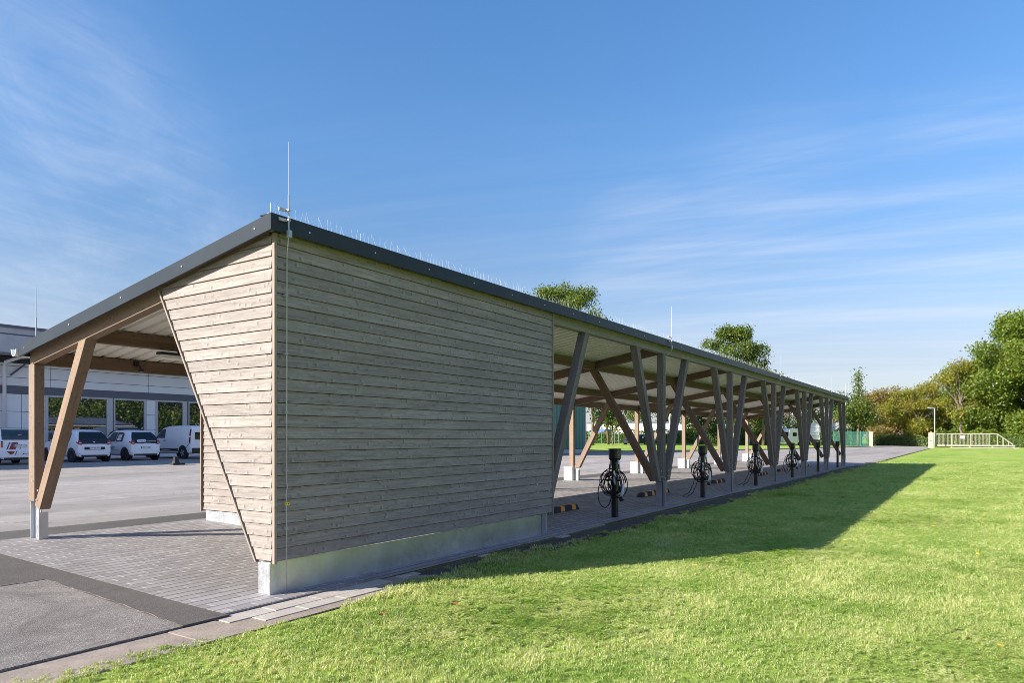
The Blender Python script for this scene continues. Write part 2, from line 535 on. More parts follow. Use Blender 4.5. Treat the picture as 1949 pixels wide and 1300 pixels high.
M['grass'] = leaf_mat('grass_blades', (0.15, 0.28, 0.038), (0.34, 0.45, 0.080), 0.42, True, (0.66, 0.66, 0.32))
M['leaf_green'] = leaf_mat('green_foliage', (0.050, 0.095, 0.015), (0.125, 0.180, 0.028), 0.42, False, (0.21, 0.24, 0.04))
M['leaf_dark'] = leaf_mat('dark_foliage', (0.018, 0.042, 0.010), (0.045, 0.082, 0.018), 0.3, False, (0.075, 0.115, 0.024))
M['leaf_bright'] = leaf_mat('bright_green_foliage', (0.070, 0.125, 0.016), (0.175, 0.245, 0.030), 0.45, False, (0.29, 0.32, 0.05))
M['leaf_autumn'] = leaf_mat('autumn_foliage', (0.12, 0.155, 0.020), (0.31, 0.30, 0.036), 0.44, False, (0.46, 0.36, 0.06))
M['leaf_rust'] = leaf_mat('rusty_foliage', (0.15, 0.115, 0.040), (0.30, 0.215, 0.075), 0.36, False, (0.30, 0.28, 0.06))
M['leaf_hedge'] = leaf_mat('hedge_foliage', (0.07, 0.125, 0.032), (0.16, 0.225, 0.060), 0.38, False, (0.23, 0.29, 0.085))
M['bark'] = plain('bark', (0.16, 0.115, 0.085), 0.9, 0, 0.35, 5, 0.6)
M['twig'] = plain('bare_twig', (0.22, 0.17, 0.14), 0.9)

# ------------------------------------------------------------------ sun and sky
SUN = Vector((-1.71, 1.03, 1.0)).normalized()
ld = bpy.data.lights.new('sun', 'SUN')
lo = bpy.data.objects.new('sun', ld); COL.objects.link(lo)
ld.energy = 4.8
ld.angle = R(0.5)
ld.color = (1.0, 0.93, 0.83)
lo.rotation_euler = (-SUN).to_track_quat('-Z', 'Y').to_euler()
lo.location = (-20, 12, 30)

world = bpy.data.worlds.new('World'); sc.world = world
world.use_nodes = True
wn = world.node_tree; wn.nodes.clear(); n = N(wn)
out = n.add('ShaderNodeOutputWorld'); bg = n.add('ShaderNodeBackground')
sky = n.add('ShaderNodeTexSky', sky_type='NISHITA')
sky.sun_disc = False
sky.sun_elevation = math.asin(SUN.z)
sky.sun_rotation = math.atan2(SUN.x, SUN.y)
sky.altitude = 100
sky.air_density = 1.15
sky.dust_density = 0.45
sky.ozone_density = 2.2
bg.inputs['Strength'].default_value = 0.15
tc = n.add('ShaderNodeTexCoord')
dirv = tc.outputs['Generated']
sep = n.add('ShaderNodeSeparateXYZ'); n.link(dirv, sep.inputs[0])
den = n.math('ADD', n.math('MAXIMUM', sep.outputs['Z'], 0.0), 0.10)
cu = n.add('ShaderNodeCombineXYZ')
n.link(n.math('DIVIDE', sep.outputs['X'], den), cu.inputs[0])
n.link(n.math('DIVIDE', sep.outputs['Y'], den), cu.inputs[1])


def blob(px, py, tight):
    d = Vector((CT + (px - CXP) / FPX * ST, ST - (px - CXP) / FPX * CT, -(py - HYP) / FPX)).normalized()
    return cone(d, tight)


def cone(d, tight, inner=0.15):
    dp = n.add('ShaderNodeVectorMath', operation='DOT_PRODUCT'); n.link(dirv, dp.inputs[0]); dp.inputs[1].default_value = Vector(d).normalized()
    return n.ramp(dp.outputs['Value'], [(max(0, math.cos(R(tight))), 0.0), (math.cos(R(tight * inner)), 1.0)], 'EASE')


def uv_of(px, py):
    d = Vector((CT + (px - CXP) / FPX * ST, ST - (px - CXP) / FPX * CT, -(py - HYP) / FPX)).normalized()
    return Vector((d.x / (max(d.z, 0) + .10), d.y / (max(d.z, 0) + .10), 0))


def mxm(*a):
    r = a[0]
    for b_ in a[1:]:
        r = n.math('MAXIMUM', r, b_)
    return r


def streaks(p, q, along, across, off, scale, detail, rough, dist):
    """noise drawn out along the line between two photo points, in the plane of the cloud deck"""
    a, b_ = uv_of(*p), uv_of(*q)
    an = math.atan2(b_.y - a.y, b_.x - a.x)
    r_ = n.mapping(cu.outputs[0], (1, 1, 1), (0, 0, 0), (0, 0, -an))
    return n.noise(n.mapping(r_, (along, across, 1), off), scale, detail, rough, dist)


sL = streaks((60, 120), (330, 560), 0.55, 1.5, (1.0, 4.6, 0), 1.5, 8, 0.62, 0.9)
sLf = streaks((0, 300), (330, 420), 0.9, 3.5, (3.0, 1.6, 0), 2.4, 7, 0.62, 0.8)
sR = streaks((1150, 510), (1640, 425), 0.28, 2.3, (2.0, 0.9, 0), 1.2, 8, 0.60, 0.5)
sR2 = streaks((1300, 540), (1900, 520), 0.3, 2.6, (7.0, 3.9, 0), 1.4, 8, 0.62, 0.4)
soft = n.noise(n.mapping(cu.outputs[0], (0.5, 0.9, 1), (5, 3, 0), (0, 0, R(-30))), 0.9, 6, 0.55, 0.3)
maskL = mxm(blob(40, 200, 12), blob(150, 330, 11), blob(270, 500, 10), blob(-200, 40, 14), n.math('MULTIPLY', blob(60, 560, 16), 0.8))
maskR = mxm(blob(1480, 450, 10), blob(1850, 440, 11), blob(1250, 500, 8), n.math('MULTIPLY', blob(1500, 590, 16), 0.9), n.math('MULTIPLY', blob(1900, 560, 12), 0.9))
cl = n.math('MULTIPLY', maskL, n.ramp(n.math('ADD', n.math('MULTIPLY', sL, 0.5), n.math('ADD', n.math('MULTIPLY', sLf, 0.25), n.math('MULTIPLY', soft, 0.25))), [(0.36, 0.0), (0.80, 0.48)], 'EASE'))
cr = n.math('MULTIPLY', maskR, n.ramp(n.math('ADD', n.math('MULTIPLY', sR, 0.6), n.math('MULTIPLY', sR2, 0.4)), [(0.38, 0.0), (0.80, 0.46)], 'EASE'))
thin = n.math('MULTIPLY', n.ramp(sR2, [(0.45, 0.0), (0.85, 0.22)]), n.ramp(sep.outputs['Z'], [(0.05, 1.0), (0.45, 0.0)]))
# unseen pale cloud bank behind the camera, added to fill the shaded side
back = n.math('MULTIPLY', mxm(cone((-0.25, -1.0, 0.45), 62, 0.35), cone((-1.0, -0.55, 0.5), 40, 0.3)), n.ramp(soft, [(0.25, 0.55), (0.6, 1.0)]))
cloud = n.math('ADD', n.math('ADD', cl, cr), thin, True)
tint = n.ramp(sep.outputs['Z'], [(0.0, (0.52, 0.50, 0.56)), (0.10, (0.42, 0.405, 0.475)), (0.22, (0.36, 0.40, 0.475)), (0.37, (0.335, 0.475, 0.605)), (0.7, (0.31, 0.53, 0.72))])
skyc = n.mix(1.0, sky.outputs[0], tint, 'MULTIPLY')
haze = n.ramp(sep.outputs['Z'], [(0.0, 0.75), (0.06, 0.55), (0.24, 0.0)], 'EASE')
skyc = n.mix(haze, skyc, (1.42, 1.62, 1.95))
skyc = n.mix(cloud, skyc, (2.55, 2.7, 3.05))
skyc = n.mix(n.math('MULTIPLY', back, 0.95), skyc, (1.30, 1.58, 2.7))
n.link(skyc, bg.inputs['Color'])
n.link(bg.outputs[0], out.inputs[0])

sc.view_settings.view_transform = 'Standard'
sc.view_settings.look = 'None'
sc.view_settings.gamma = 1.0
sc.view_settings.exposure = 1.18

sc.render.engine = 'CYCLES'
sc.cycles.max_bounces = 8
sc.cycles.use_denoising = True
sc.cycles.filter_width = 0.9
sc.cycles.use_adaptive_sampling = True


# ------------------------------------------------------------------ ground
def ground_sheet(name, pts, mat, lift, thick=0.0, kind='structure', curve=True):
    """polygon (x,y) draped over the gentle fall of the site"""
    bm = bmesh.new()
    vs = [bm.verts.new((x, y, 0)) for x, y in pts]
    bm.faces.new(vs)
    for (yb, _) in ZP[1:-1]:
        geom = bm.verts[:] + bm.edges[:] + bm.faces[:]
        bmesh.ops.bisect_plane(bm, geom=geom, plane_co=(0, yb, 0), plane_no=(0, 1, 0))
    if thick:
        r = bmesh.ops.extrude_face_region(bm, geom=bm.faces[:])
        for v in [g for g in r['geom'] if isinstance(g, bmesh.types.BMVert)]:
            v.co.z += thick
        bmesh.ops.recalc_face_normals(bm, faces=bm.faces)
    for v in bm.verts:
        v.co.z += gz(v.co.y) + lift
    if not thick:
        for f in bm.faces:
            if f.normal.z < 0: f.normal_flip()
    me = bpy.data.meshes.new(name); bm.to_mesh(me); bm.free()
    me.materials.append(mat)
    o = link(name, me)
    return tag(o, kind=kind)


BIG = 1500
ground_sheet('lawn', [(-BIG, -BIG), (BIG, -BIG), (BIG, BIG), (-BIG, BIG)], M['lawn'], -0.012)

# court asphalt: yard behind the carport, out to the gate
K0 = at_f(1115, 860, 62); K1 = at_f(1450, 857, 72); K2 = at_f(1662, 852, 96)
court = [(-60, 11.2), (3.2, 11.2), (3.2, 10.25), (38.95, 10.25), (38.95, 5.0), (106.5, 4.6), (140, 4.4), (140, 12.0),
         (K2.x, 11.8), (K1.x, K1.y), (K0.x, K0.y), (52, 42), (-60, 42)]
o = ground_sheet('court_asphalt', court, M['asphalt_court'], -0.004)
# darker new asphalt strip round the paving and the older patch in the foreground
new = [(-60, 7.5), (3.24, 7.5), (3.13, 5.04), (3.53, 5.04), (3.53, 10.3), (38.9, 10.3), (38.9, 11.1), (-60, 11.25)]
ground_sheet('new_asphalt', new, M['asphalt_new'], 0.0, 0.022)
edge = [(-60, 5.04)]
ground_sheet('old_asphalt', [(-60, 5.04), (3.13, 5.04), (3.24, 7.5), (-60, 7.5)], M['asphalt_old'], 0.0, 0.018)
# pale dusty seam between the two asphalts
mbs = MB()
seam = [(1.2, 7.52), (3.0, 7.50), (3.235, 7.46), (3.22, 6.9), (3.20, 6.2), (3.155, 5.4), (3.135, 5.1)]
rj = random.Random(4)
fine_seam = []
for (a, b_) in zip(seam, seam[1:]):
    for q in range(8):
        fine_seam.append((a[0] + (b_[0] - a[0]) * q / 8 + rj.uniform(-.012, .012), a[1] + (b_[1] - a[1]) * q / 8 + rj.uniform(-.012, .012)))
wds = [rj.choice((.0008, .0015, .0025, .0045)) for _ in fine_seam]
for k, (a, b_) in enumerate(zip(fine_seam, fine_seam[1:])):
    d = Vector((b_[0] - a[0], b_[1] - a[1], 0)).normalized(); q = Vector((-d.y, d.x, 0)); w0, w1 = wds[k], wds[k + 1]
    mbs.poly([(a[0] - q.x * w0, a[1] - q.y * w0, gz(a[1]) + 0.0245), (b_[0] - q.x * w1, b_[1] - q.y * w1, gz(b_[1]) + 0.0245),
              (b_[0] + q.x * w1, b_[1] + q.y * w1, gz(b_[1]) + 0.0245), (a[0] + q.x * w0, a[1] + q.y * w0, gz(a[1]) + 0.0245)])
tag(mbs.build('asphalt_seam', plain('pale_dust', (0.42, 0.35, 0.27), 0.95)), kind='structure')
# block paving under the carport
ground_sheet('block_paving', [(3.535, 5.10), (38.9, 5.16), (38.9, 10.295), (3.535, 10.295)], M['pavers'], 0.0, 0.022)
# soil margin along the paving
rs = random.Random(3)
soil_pts = [(3.2, 4.55)] + [(x, 4.55) for x in (20, 60, 107)] + [(107, 4.75), (39, 5.10), (3.2, 5.07)]
ground_sheet('soil_margin', soil_pts, M['soil'], -0.006)
# concrete edging in front of the asphalt and along the road
mb = MB()
x = -20.0
while x < 3.39:
    L = 2.3
    x1 = min(x + L, 3.40)
    for (ya, yb) in ((4.55, 5.032),):
        dz = rs.uniform(-0.002, 0.002)
        mb.box(x + 0.002, x1 - 0.002, ya, yb, -0.05, 0.002 + dz)
    x = x1
tag(mb.build('concrete_edging', M['concrete_edge'], bevel=0.004), kind='structure')
mb = MB()
x = 39.0
while x < 106:
    mb.box(x, x + 0.98, 4.62, 5.02, -0.05, 0.03); x += 1.0
tag(mb.build('road_edging', M['concrete_edge']), kind='structure')
ground_sheet('sand_bed', [(3.40, 4.55), (5.9, 4.60), (5.6, 5.09), (3.40, 5.06)], plain('dusty_sand', (0.27, 0.215, 0.165), 0.95, 0, 0.25, 5, 0.6), -0.0025)
# loose pale slabs in front of the corner
mb = MB()
for (xa, xb, ya, yb) in ((3.42, 3.86, 4.88, 5.085), (3.87, 4.36, 4.89, 5.085), (4.37, 4.83, 4.89, 5.09), (4.84, 5.3, 4.90, 5.09),
                         (3.62, 4.05, 4.70, 4.872), (4.06, 4.5, 4.71, 4.880), (4.51, 4.98, 4.73, 4.884), (5.5, 5.78, 4.94, 5.05), (8.95, 9.2, 4.98, 5.1), (7.0, 7.2, 4.99, 5.08)):
    t = rs.uniform(0.0, 0.006)
    mb.box(xa, xb, ya, yb, -0.03, 0.004 + t * .5)
tag(mb.build('edging_slabs', M['slab'], bevel=0.004), kind='structure')
# kerb along the far lawn
mb = MB()
Ks = [Vector((52, 42, 0)), Vector((K0.x, K0.y, 0)), Vector((K1.x, K1.y, 0)), Vector((K2.x, 11.8, 0)), Vector((107, 11.9, 0))]
for a, b_ in zip(Ks, Ks[1:]):
    d = (b_ - a).normalized(); q = Vector((-d.y, d.x, 0)) * 0.12
    za, zb = gz(a.y), gz(b_.y)
    mb.hexa([(a.x - q.x, a.y - q.y, za - .05), (b_.x - q.x, b_.y - q.y, zb - .05), (b_.x + q.x, b_.y + q.y, zb - .05), (a.x + q.x, a.y + q.y, za - .05),
             (a.x - q.x, a.y - q.y, za + .10), (b_.x - q.x, b_.y - q.y, zb + .10), (b_.x + q.x, b_.y + q.y, zb + .10), (a.x + q.x, a.y + q.y, za + .10)])
tag(mb.build('lawn_kerb', M['concrete_edge']), kind='structure')

# ------------------------------------------------------------------ carport
CP = thing('carport', 'long timber carport with slatted end walls, V-shaped struts and a dark-edged sloping roof', 'carport')
YF, YB = 5.40, 10.10
XS, XE = 4.075, 38.80
YTOP, YLOW = 5.22, 10.16


def zt(Y): return 3.459 - 0.168 * (Y - 5.22)


FR = [4.27] + [9.0 + 4.9 * k for k in range(7)]
FR = FR[:1] + FR[1:8]
FR[-1] = 38.4
BH = 0.172          # beam height
DROP = 0.075        # beam top below the fascia top


def zb_(Y): return zt(Y) - DROP - BH     # beam underside


# fascia, front: sheet-metal lengths with joints and screws
def fascia_len(x0, x1):
    mb = MB()
    mb.box(x0 + 0.0025, x1 - 0.0025, YTOP, YTOP + 0.03, 3.312, 3.459)
    mb.box(x0 + 0.0025, x1 - 0.0025, YTOP + 0.03, YTOP + 0.16, 3.448, 3.4585)
    k = max(1, round((x1 - x0) / 0.89))
    for i in range(k):
        xx = x0 + (i + 0.5) * (x1 - x0) / k
        mb.disc((xx, YTOP - 0.003, 3.38), 'y', 0.0085, 0.008, 8, 1)
    return mb.build('fascia', [M['anthracite'], M['screw']], CP)


fx = [XS, 10.15, 13.05, 16.1, 19.1, 22.1, 25.1, 28.1, 31.1, 34.1, 36.5, XE]
for a, b_ in zip(fx, fx[1:]):
    fascia_len(a, b_)
# gable fascias
for (X, s) in ((XS, 1), (XE, -1)):
    mb = MB()
    y0, y1 = YTOP + 0.002, YLOW
    h = 0.147
    xa, xb = (X, X + 0.03) if s > 0 else (X - 0.03, X)
    mb.prism([(y0, zt(y0) - h), (y1, zt(y1) - h), (y1, zt(y1)), (y0, zt(y0))], 'x', xa, xb)
    for i in range(5):
        yy = y0 + 0.22 + i * (y1 - y0 - 0.4) / 4
        mb.disc((X - s * 0.003, yy, zt(yy) - 0.075), 'x', 0.0085, 0.008, 8, 1)
    mb.build('gable_fascia', [M['anthracite'], M['screw']], CP)
# trapezoid roof sheet
mb = MB()
x = XS + 0.035
prof = [(0, 0.0), (0.135, 0.0), (0.146, 0.042), (0.189, 0.042), (0.20, 0.0)]
line = []
while x < XE - 0.04:
    for (dx, dz) in prof[:-1]:
        line.append((min(x + dx, XE - 0.035), dz))
    x += 0.20
line.append((XE - 0.035, 0.0))
ya, yb = YTOP + 0.034, YLOW - 0.012
for (p, q) in zip(line, line[1:]):
    if q[0] - p[0] < 1e-6 and abs(q[1] - p[1]) < 1e-6: continue
    za, zb2 = zt(ya) - 0.073, zt(yb) - 0.073
    mb.poly([(p[0], ya, za + p[1]), (q[0], ya, za + q[1]), (q[0], yb, zb2 + q[1]), (p[0], yb, zb2 + p[1])])
mb.build('roof_sheet', M['sheet'], CP)
mb = MB()   # closed deck over the sheet
y0, y1 = YTOP + 0.033, YLOW - 0.005
mb.hexa([(XS + .031, y0, zt(y0) - .026), (XE - .031, y0, zt(y0) - .026), (XE - .031, y1, zt(y1) - .026), (XS + .031, y1, zt(y1) - .026),
         (XS + .031, y0, zt(y0) - .012), (XE - .031, y0, zt(y0) - .012), (XE - .031, y1, zt(y1) - .012), (XS + .031, y1, zt(y1) - .012)])
mb.build('roof_deck', M['anthracite'], CP)
mb = MB(); mb.box(XS + .031, XE - .031, YLOW - .009, YLOW - .001, zt(YLOW) - .135, zt(YLOW) - .014); mb.build('rib_closure', M['anthracite'], CP)  # strip added to keep sunlight from leaking through the sheet ribs
# gutter and downpipes at the low eave
mb = MB()
gp = []
for i in range(9):
    an = math.pi + math.pi * i / 8
    gp.append((YLOW + 0.078 + 0.07 * math.cos(an), zt(YLOW) - 0.055 + 0.085 * math.sin(an)))
gp += [(YLOW + 0.158, zt(YLOW) - 0.045), (YLOW + 0.140, zt(YLOW) - 0.05)]
inner = [(p[0] + (YLOW + 0.078 - p[0]) * 0.10, p[1] + 0.010) for p in reversed(gp[:9])]
mb.prism(gp[:9] + [(YLOW + 0.160, zt(YLOW) - 0.045), (YLOW + 0.160, zt(YLOW) - 0.055)] + inner, 'x', XS - 0.02, XE + 0.02)
mb.build('gutter', M['white_pvc'], CP)
for X in (27.3,):
    mb = MB()
    mb.tube([(X, YLOW + .07, zt(YLOW) - .12), (X, YLOW + .05, zt(YLOW) - .22), (X, YB + .16, zt(YLOW) - .42), (X, YB + .14, zt(YLOW) - .55), (X, YB + .14, gz(YB) - .02)], 0.05, 10)
    mb.build('downpipe', M['galv'], CP, smooth=True)
# solar modules on top (seen mirrored in the workshop windows)
def pv():
    m, nt, b = new_mat('solar_cells'); n2 = N(nt); t = n2.add('ShaderNodeTexCoord')
    br = n2.add('ShaderNodeTexBrick'); br.offset = 0
    for k_, v_ in (('Brick Width', 0.16), ('Row Height', 0.16), ('Mortar Size', 0.004), ('Scale', 1.0)): br.inputs[k_].default_value = v_
    n2.link(t.outputs['Object'], br.inputs['Vector'])
    n2.link(n2.mix(br.outputs['Fac'], (0.010, 0.013, 0.028), (0.16, 0.17, 0.19)), b.inputs['Base Color'])
    b.inputs['Roughness'].default_value = 0.15
    return m
M['pv'] = pv()
sl = -math.atan(0.170)
mb = MB(); mb.box(0, 1.66, 0, 1.0, 0, 0.012, 1); mb.box(0.03, 1.63, 0.03, 0.97, 0.0122, 0.02, 0)
first = mb.build('solar_module', [M['pv'], M['screw']], CP)
mods = []
for i in range(20):
    for j in range(4):
        o = first if not mods else first.copy()
        if mods: COL.objects.link(o)
        mods.append(o)
        yy = 5.75 + j * 1.04
        o.location = (4.6 + i * 1.685, yy, zt(yy) + 0.03); o.rotation_euler = (sl, 0, 0)

# long beams (front edge beam, two purlins, rear beam)
for Y in (5.40, 6.95, 8.87, 10.12):
    zc = zt(Y) - DROP - BH / 2
    segs = [FR[0] + 0.062] + FR[1:] if Y != 5.40 else [4.28, 13.9, 23.7, 33.5, 38.66]
    if Y != 5.40: segs[-1] = 38.66
    for a, b_ in zip(segs, segs[1:]):
        timber('edge_beam' if Y in (5.40, 10.12) else 'purlin', (a + 0.001, Y, zc), (b_ - 0.001, Y, zc), 0.12, BH, M['pale_timber'] if Y == 5.40 else M['shaded_timber'], CP)
# frames
PH = 0.14
for k, X in enumerate(FR):
    # rafter segments between the long beams
    ys = [5.462, 6.888, 6.952 + 0.06, 8.808, 8.932, 10.058]
    for a, b_ in (((5.42, 10.16),) if k == 0 else ((5.462, 6.888), (7.012, 8.808), (8.932, 10.058))):
        timber('rafter', (X, a, zt(a) - DROP - BH / 2 - 0.002), (X, b_, zt(b_) - DROP - BH / 2 - 0.002), 0.12, BH, M['timber'] if k == 0 else M['shaded_timber'], CP, side=(1, 0, 0), cut0=(0, 1, 0), cut1=(0, 1, 0))
    zf = zb_(YF)
    b0 = 0.56
    # front post, V struts in the facade plane
    if k > 0:
        timber('post', (X, YF, b0 - .03), (X, YF, zf), PH, PH, M['grey_shaded_timber'], CP)
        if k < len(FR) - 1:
            timber('strut', (X + .24, YF, b0), (X + 1.44, YF, zf), PH, PH - .004, M['grey_shaded_timber'], CP, cut0=(0, 0, 1), cut1=(0, 0, 1))
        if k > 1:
            timber('strut', (X - .24, YF, b0), (X - 1.37, YF, zf), PH, PH - .006, M['grey_shaded_timber'], CP, cut0=(0, 0, 1), cut1=(0, 0, 1))
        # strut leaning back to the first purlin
        timber('strut', (X, YF + .16, b0 + .01), (X, 6.95, zb_(6.95)), PH - .01, PH, M['shaded_timber'], CP, side=(1, 0, 0), cut1=(0, -.17, 1))
        # steel foot: web plate and splayed front plate
        mb = MB()
        mb.box(X - .008, X + .008, YF - .055, YF + .12, -.02, b0 - .02)
        mb.box(X - .055, X - .043, YF - .04, YF + .10, -.02, b0 + .20)
        mb.prism([(X - .035, -.02), (X + .065, -.02), (X + .065, .28), (X + .15, b0 - .005), (X - .08, b0 - .005), (X - .035, .28)], 'y', YF - .072, YF - .060)
        for (dx, dz) in ((-.18, .2), (-.16, .09), (.2, .2), (.17, .09)):
            mb.disc((X + dx, YF - .075, b0 + dz), 'y', .013, .012, 8, 1)
        mb.build('steel_foot', [M['shaded_galv'], M['screw']], CP)
    # rear post and strut leaning forward
    zr = gz(YB)
    zbk = zb_(YB)
    if k == 0:
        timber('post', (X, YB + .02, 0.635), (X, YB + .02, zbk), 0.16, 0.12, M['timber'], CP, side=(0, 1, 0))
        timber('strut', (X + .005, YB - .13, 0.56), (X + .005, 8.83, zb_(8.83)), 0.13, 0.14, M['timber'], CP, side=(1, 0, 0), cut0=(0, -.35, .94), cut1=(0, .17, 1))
        mb = MB()
        mb.box(X - .05, X + .05, YB + .055, YB + .067, zr - .02, 0.98)
        mb.box(X - .006, X + .006, YB - .12, YB + .055, zr - .02, 0.63)
        mb.box(X - .058, X - .046, YB - .185, YB - .13, zr - .02, 0.56)
        mb.box(X - .045, X + .05, YB - .185, YB - .173, zr - .02, 0.50)
        for (yy, zz) in ((YB - .13, .66), (YB - .165, .78), (YB - .02, .9)):
            mb.disc((X - .064, yy, zz), 'x', .013, .012, 8, 1)
        mb.build('steel_foot', [M['galv'], M['screw']], CP)
    else:
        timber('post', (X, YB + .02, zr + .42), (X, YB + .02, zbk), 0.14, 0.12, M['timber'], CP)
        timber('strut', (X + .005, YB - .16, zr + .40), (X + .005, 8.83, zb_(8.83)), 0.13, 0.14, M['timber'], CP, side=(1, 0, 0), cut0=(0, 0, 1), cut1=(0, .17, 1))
        mb = MB()
        mb.box(X - .13, X + .11, YB - .05, YB + .24, zr - .02, zr + .43)
        mb.build('foot_block', M['white_block'], CP, bevel=.008)
        mb = MB()
        mb.box(X - .008, X + .008, YB - .20, YB - .06, zr - .02, zr + .47)
        mb.box(X - .06, X + .06, YB - .215, YB - .203, zr - .02, zr + .34)
        mb.build('steel_foot', M['galv'], CP)
# end block at the far gable
mb = MB()


# ------------------------------------------------------------------ board cladding
def cladding(name, outline, origin, ux, nrm, z0, parent, clip=True):
    """lapped boards filling a convex outline of (u, z); u runs along unit vector ux from origin, nrm points outwards."""
    mb = MB()
    zs = [p[1] for p in outline]
    zmax = max(zs)
    def span(z):
        us = []
        for (a, b_) in zip(outline, outline[1:] + outline[:1]):
            if (a[1] - z) * (b_[1] - z) <= 0 and abs(a[1] - b_[1]) > 1e-9:
                t = (z - a[1]) / (b_[1] - a[1]); us.append(a[0] + t * (b_[0] - a[0]))
        return (min(us), max(us)) if us else None
    i = 0
    while z0 + i * PITCH < zmax - 0.004:
        za = z0 + i * PITCH + 0.0065
        zb2 = min(z0 + (i + 1) * PITCH + 0.001, zmax - 0.002)
        # slice in several pieces so that sloping borders are followed
        cuts = sorted(set([za, zb2] + [z for z in zs if za < z < zb2]))
        for ca, cb in zip(cuts, cuts[1:]):
            A, B = span(ca + 1e-5), span(cb - 1e-5)
            if not A or not B or max(A[1] - A[0], B[1] - B[0]) < 0.01: continue
            def dep(z): return 0.024 - 0.013 * (z - za) / PITCH
            mb.hexa([(A[0], -.0, ca), (A[1], -.0, ca), (A[1], dep(ca), ca), (A[0], dep(ca), ca),
                     (B[0], -.0, cb), (B[1], -.0, cb), (B[1], dep(cb), cb), (B[0], dep(cb), cb)])
        i += 1
    o = mb.build(name, M['clad'], parent)
    ux, nrm = Vector(ux), Vector(nrm)
    Mx = Matrix((ux, nrm, Vector((0, 0, 1)))).transposed().to_4x4()
    Mx.translation = Vector(origin)
    o.matrix_basis = Mx
    return o


ZB0 = 0.322
# long front wall
XW0, XW1 = 4.215, 9.235
cladding('board_wall', [(0, ZB0), (XW1 - XW0, ZB0), (XW1 - XW0, 3.325), (0, 3.325)], (XW0, 5.332, 0), (1, 0, 0), (0, -1, 0), ZB0, CP)
mb = MB(); mb.box(XW0, XW1, 5.3325, 5.345, ZB0, 3.32); mb.build('wall_backing', M['felt'], CP)
# triangular gable infill
tri = [(5.345, ZB0), (5.55, ZB0), (7.13, zt(7.13) - .135), (5.345, zt(5.345) - .135)]
cladding('board_wall', [(p[0] - 5.345, p[1]) for p in tri], (4.198, 5.345, 0), (0, 1, 0), (-1, 0, 0), ZB0, CP)
mb = MB(); mb.prism([(5.40, ZB0), (5.545, ZB0), (7.12, zt(7.12) - .16), (5.40, zt(5.40) - .16)], 'x', 4.1985, 4.2035); mb.build('wall_backing', M['felt'], CP)
# trims: corner, sloping border, right end
timber('corner_trim', (4.192, 5.319, ZB0 - .02), (4.192, 5.319, 3.318), 0.030, 0.036, M['trim'], CP, side=(1, 0, 0), bevel=.003)
timber('sloping_trim', (4.183, 5.56, ZB0 - .02), (4.183, 7.15, zt(7.15) - .137), 0.040, 0.022, M['trim'], CP, side=(1, 0, 0), cut0=(0, 0, 1), cut1=(0, 0, 1), bevel=.003)
timber('end_trim', (XW1 + .012, 5.322, ZB0 - .03), (XW1 + .012, 5.322, 3.318), 0.024, 0.055, M['trim'], CP, side=(1, 0, 0), bevel=.002)
# strut behind the sloping border
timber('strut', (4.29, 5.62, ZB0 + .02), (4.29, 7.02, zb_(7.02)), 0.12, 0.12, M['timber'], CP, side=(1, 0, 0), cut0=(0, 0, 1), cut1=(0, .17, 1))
# inner cross wall
XI = 6.64
cladding('board_wall', [(0, .318), (4.68, .318), (4.68, zb_(10.12) - .002), (0, zb_(5.44) - .002)], (XI, 5.44, 0), (0, 1, 0), (-1, 0, 0), .318, CP)
mb = MB()
mb.prism([(5.36, .318), (10.10, .318), (10.10, zb_(10.12) - .004), (5.36, zb_(5.40) - .004)], 'x', XI + .0005, XI + .06)
mb.build('wall_backing', M['felt'], CP)
timber('end_trim', (XI - .01, 10.132, .30), (XI - .01, 10.132, zb_(10.13) - .002), 0.024, 0.09, M['trim'], CP, side=(0, 1, 0), bevel=.002)
# far face of the room
cladding('board_wall', [(0, ZB0), (4.64, ZB0), (4.64, zb_(10.12) - .002), (0, zb_(5.48) - .002)], (9.12, 10.12, 0), (0, -1, 0), (1, 0, 0), ZB0, CP) if False else None
# galvanised plinths
mb = MB()
mb.box(4.165, 9.14, 5.342, 5.48, -.02, ZB0 - .006)
mb.box(4.155, 4.1645, 5.341, 5.50, -.02, ZB0 - .012)
mb.build('plinth', M['galv'], CP)
mb = MB()
mb.prism([(5.50, -.02), (10.06, gz(10.06) - .02), (10.06, .311), (5.50, .311)], 'x', XI - .005, XI + .10)
mb.build('plinth', M['galv'], CP)

# bird spikes along the ridge edge, one strip per metre
rs = random.Random(11)
def spike_strip(L=1.0):
    mb = MB()
    mb.box(0, L - .01, -.012, .012, 0, .004)
    k = int(L / .0556)
    for i in range(k):
        xx = .025 + i * .0556
        for (dy, dx) in ((rs.choice((-.03, .0, .035)), rs.uniform(-.03, .008)),):
            hh = rs.uniform(.085, .115)
            mb.tube([(xx, 0, .002), (xx + dx * .6, dy * .5, hh * .55), (xx + dx, dy + rs.uniform(-.01, .01), hh)], .0012, 4)
    return mb
M['spike'] = plain('clear_plastic_spike', (0.50, 0.52, 0.55), 0.25)
sp = [spike_strip().build('bird_spike_strip', M['spike'], CP) for _ in range(3)]
for i in range(34):
    o = sp[i] if i < 3 else sp[rs.randrange(3)].copy()
    if i >= 3: COL.objects.link(o)
    o.location = (4.08 + i * 1.0, YTOP + .045, 3.4595)


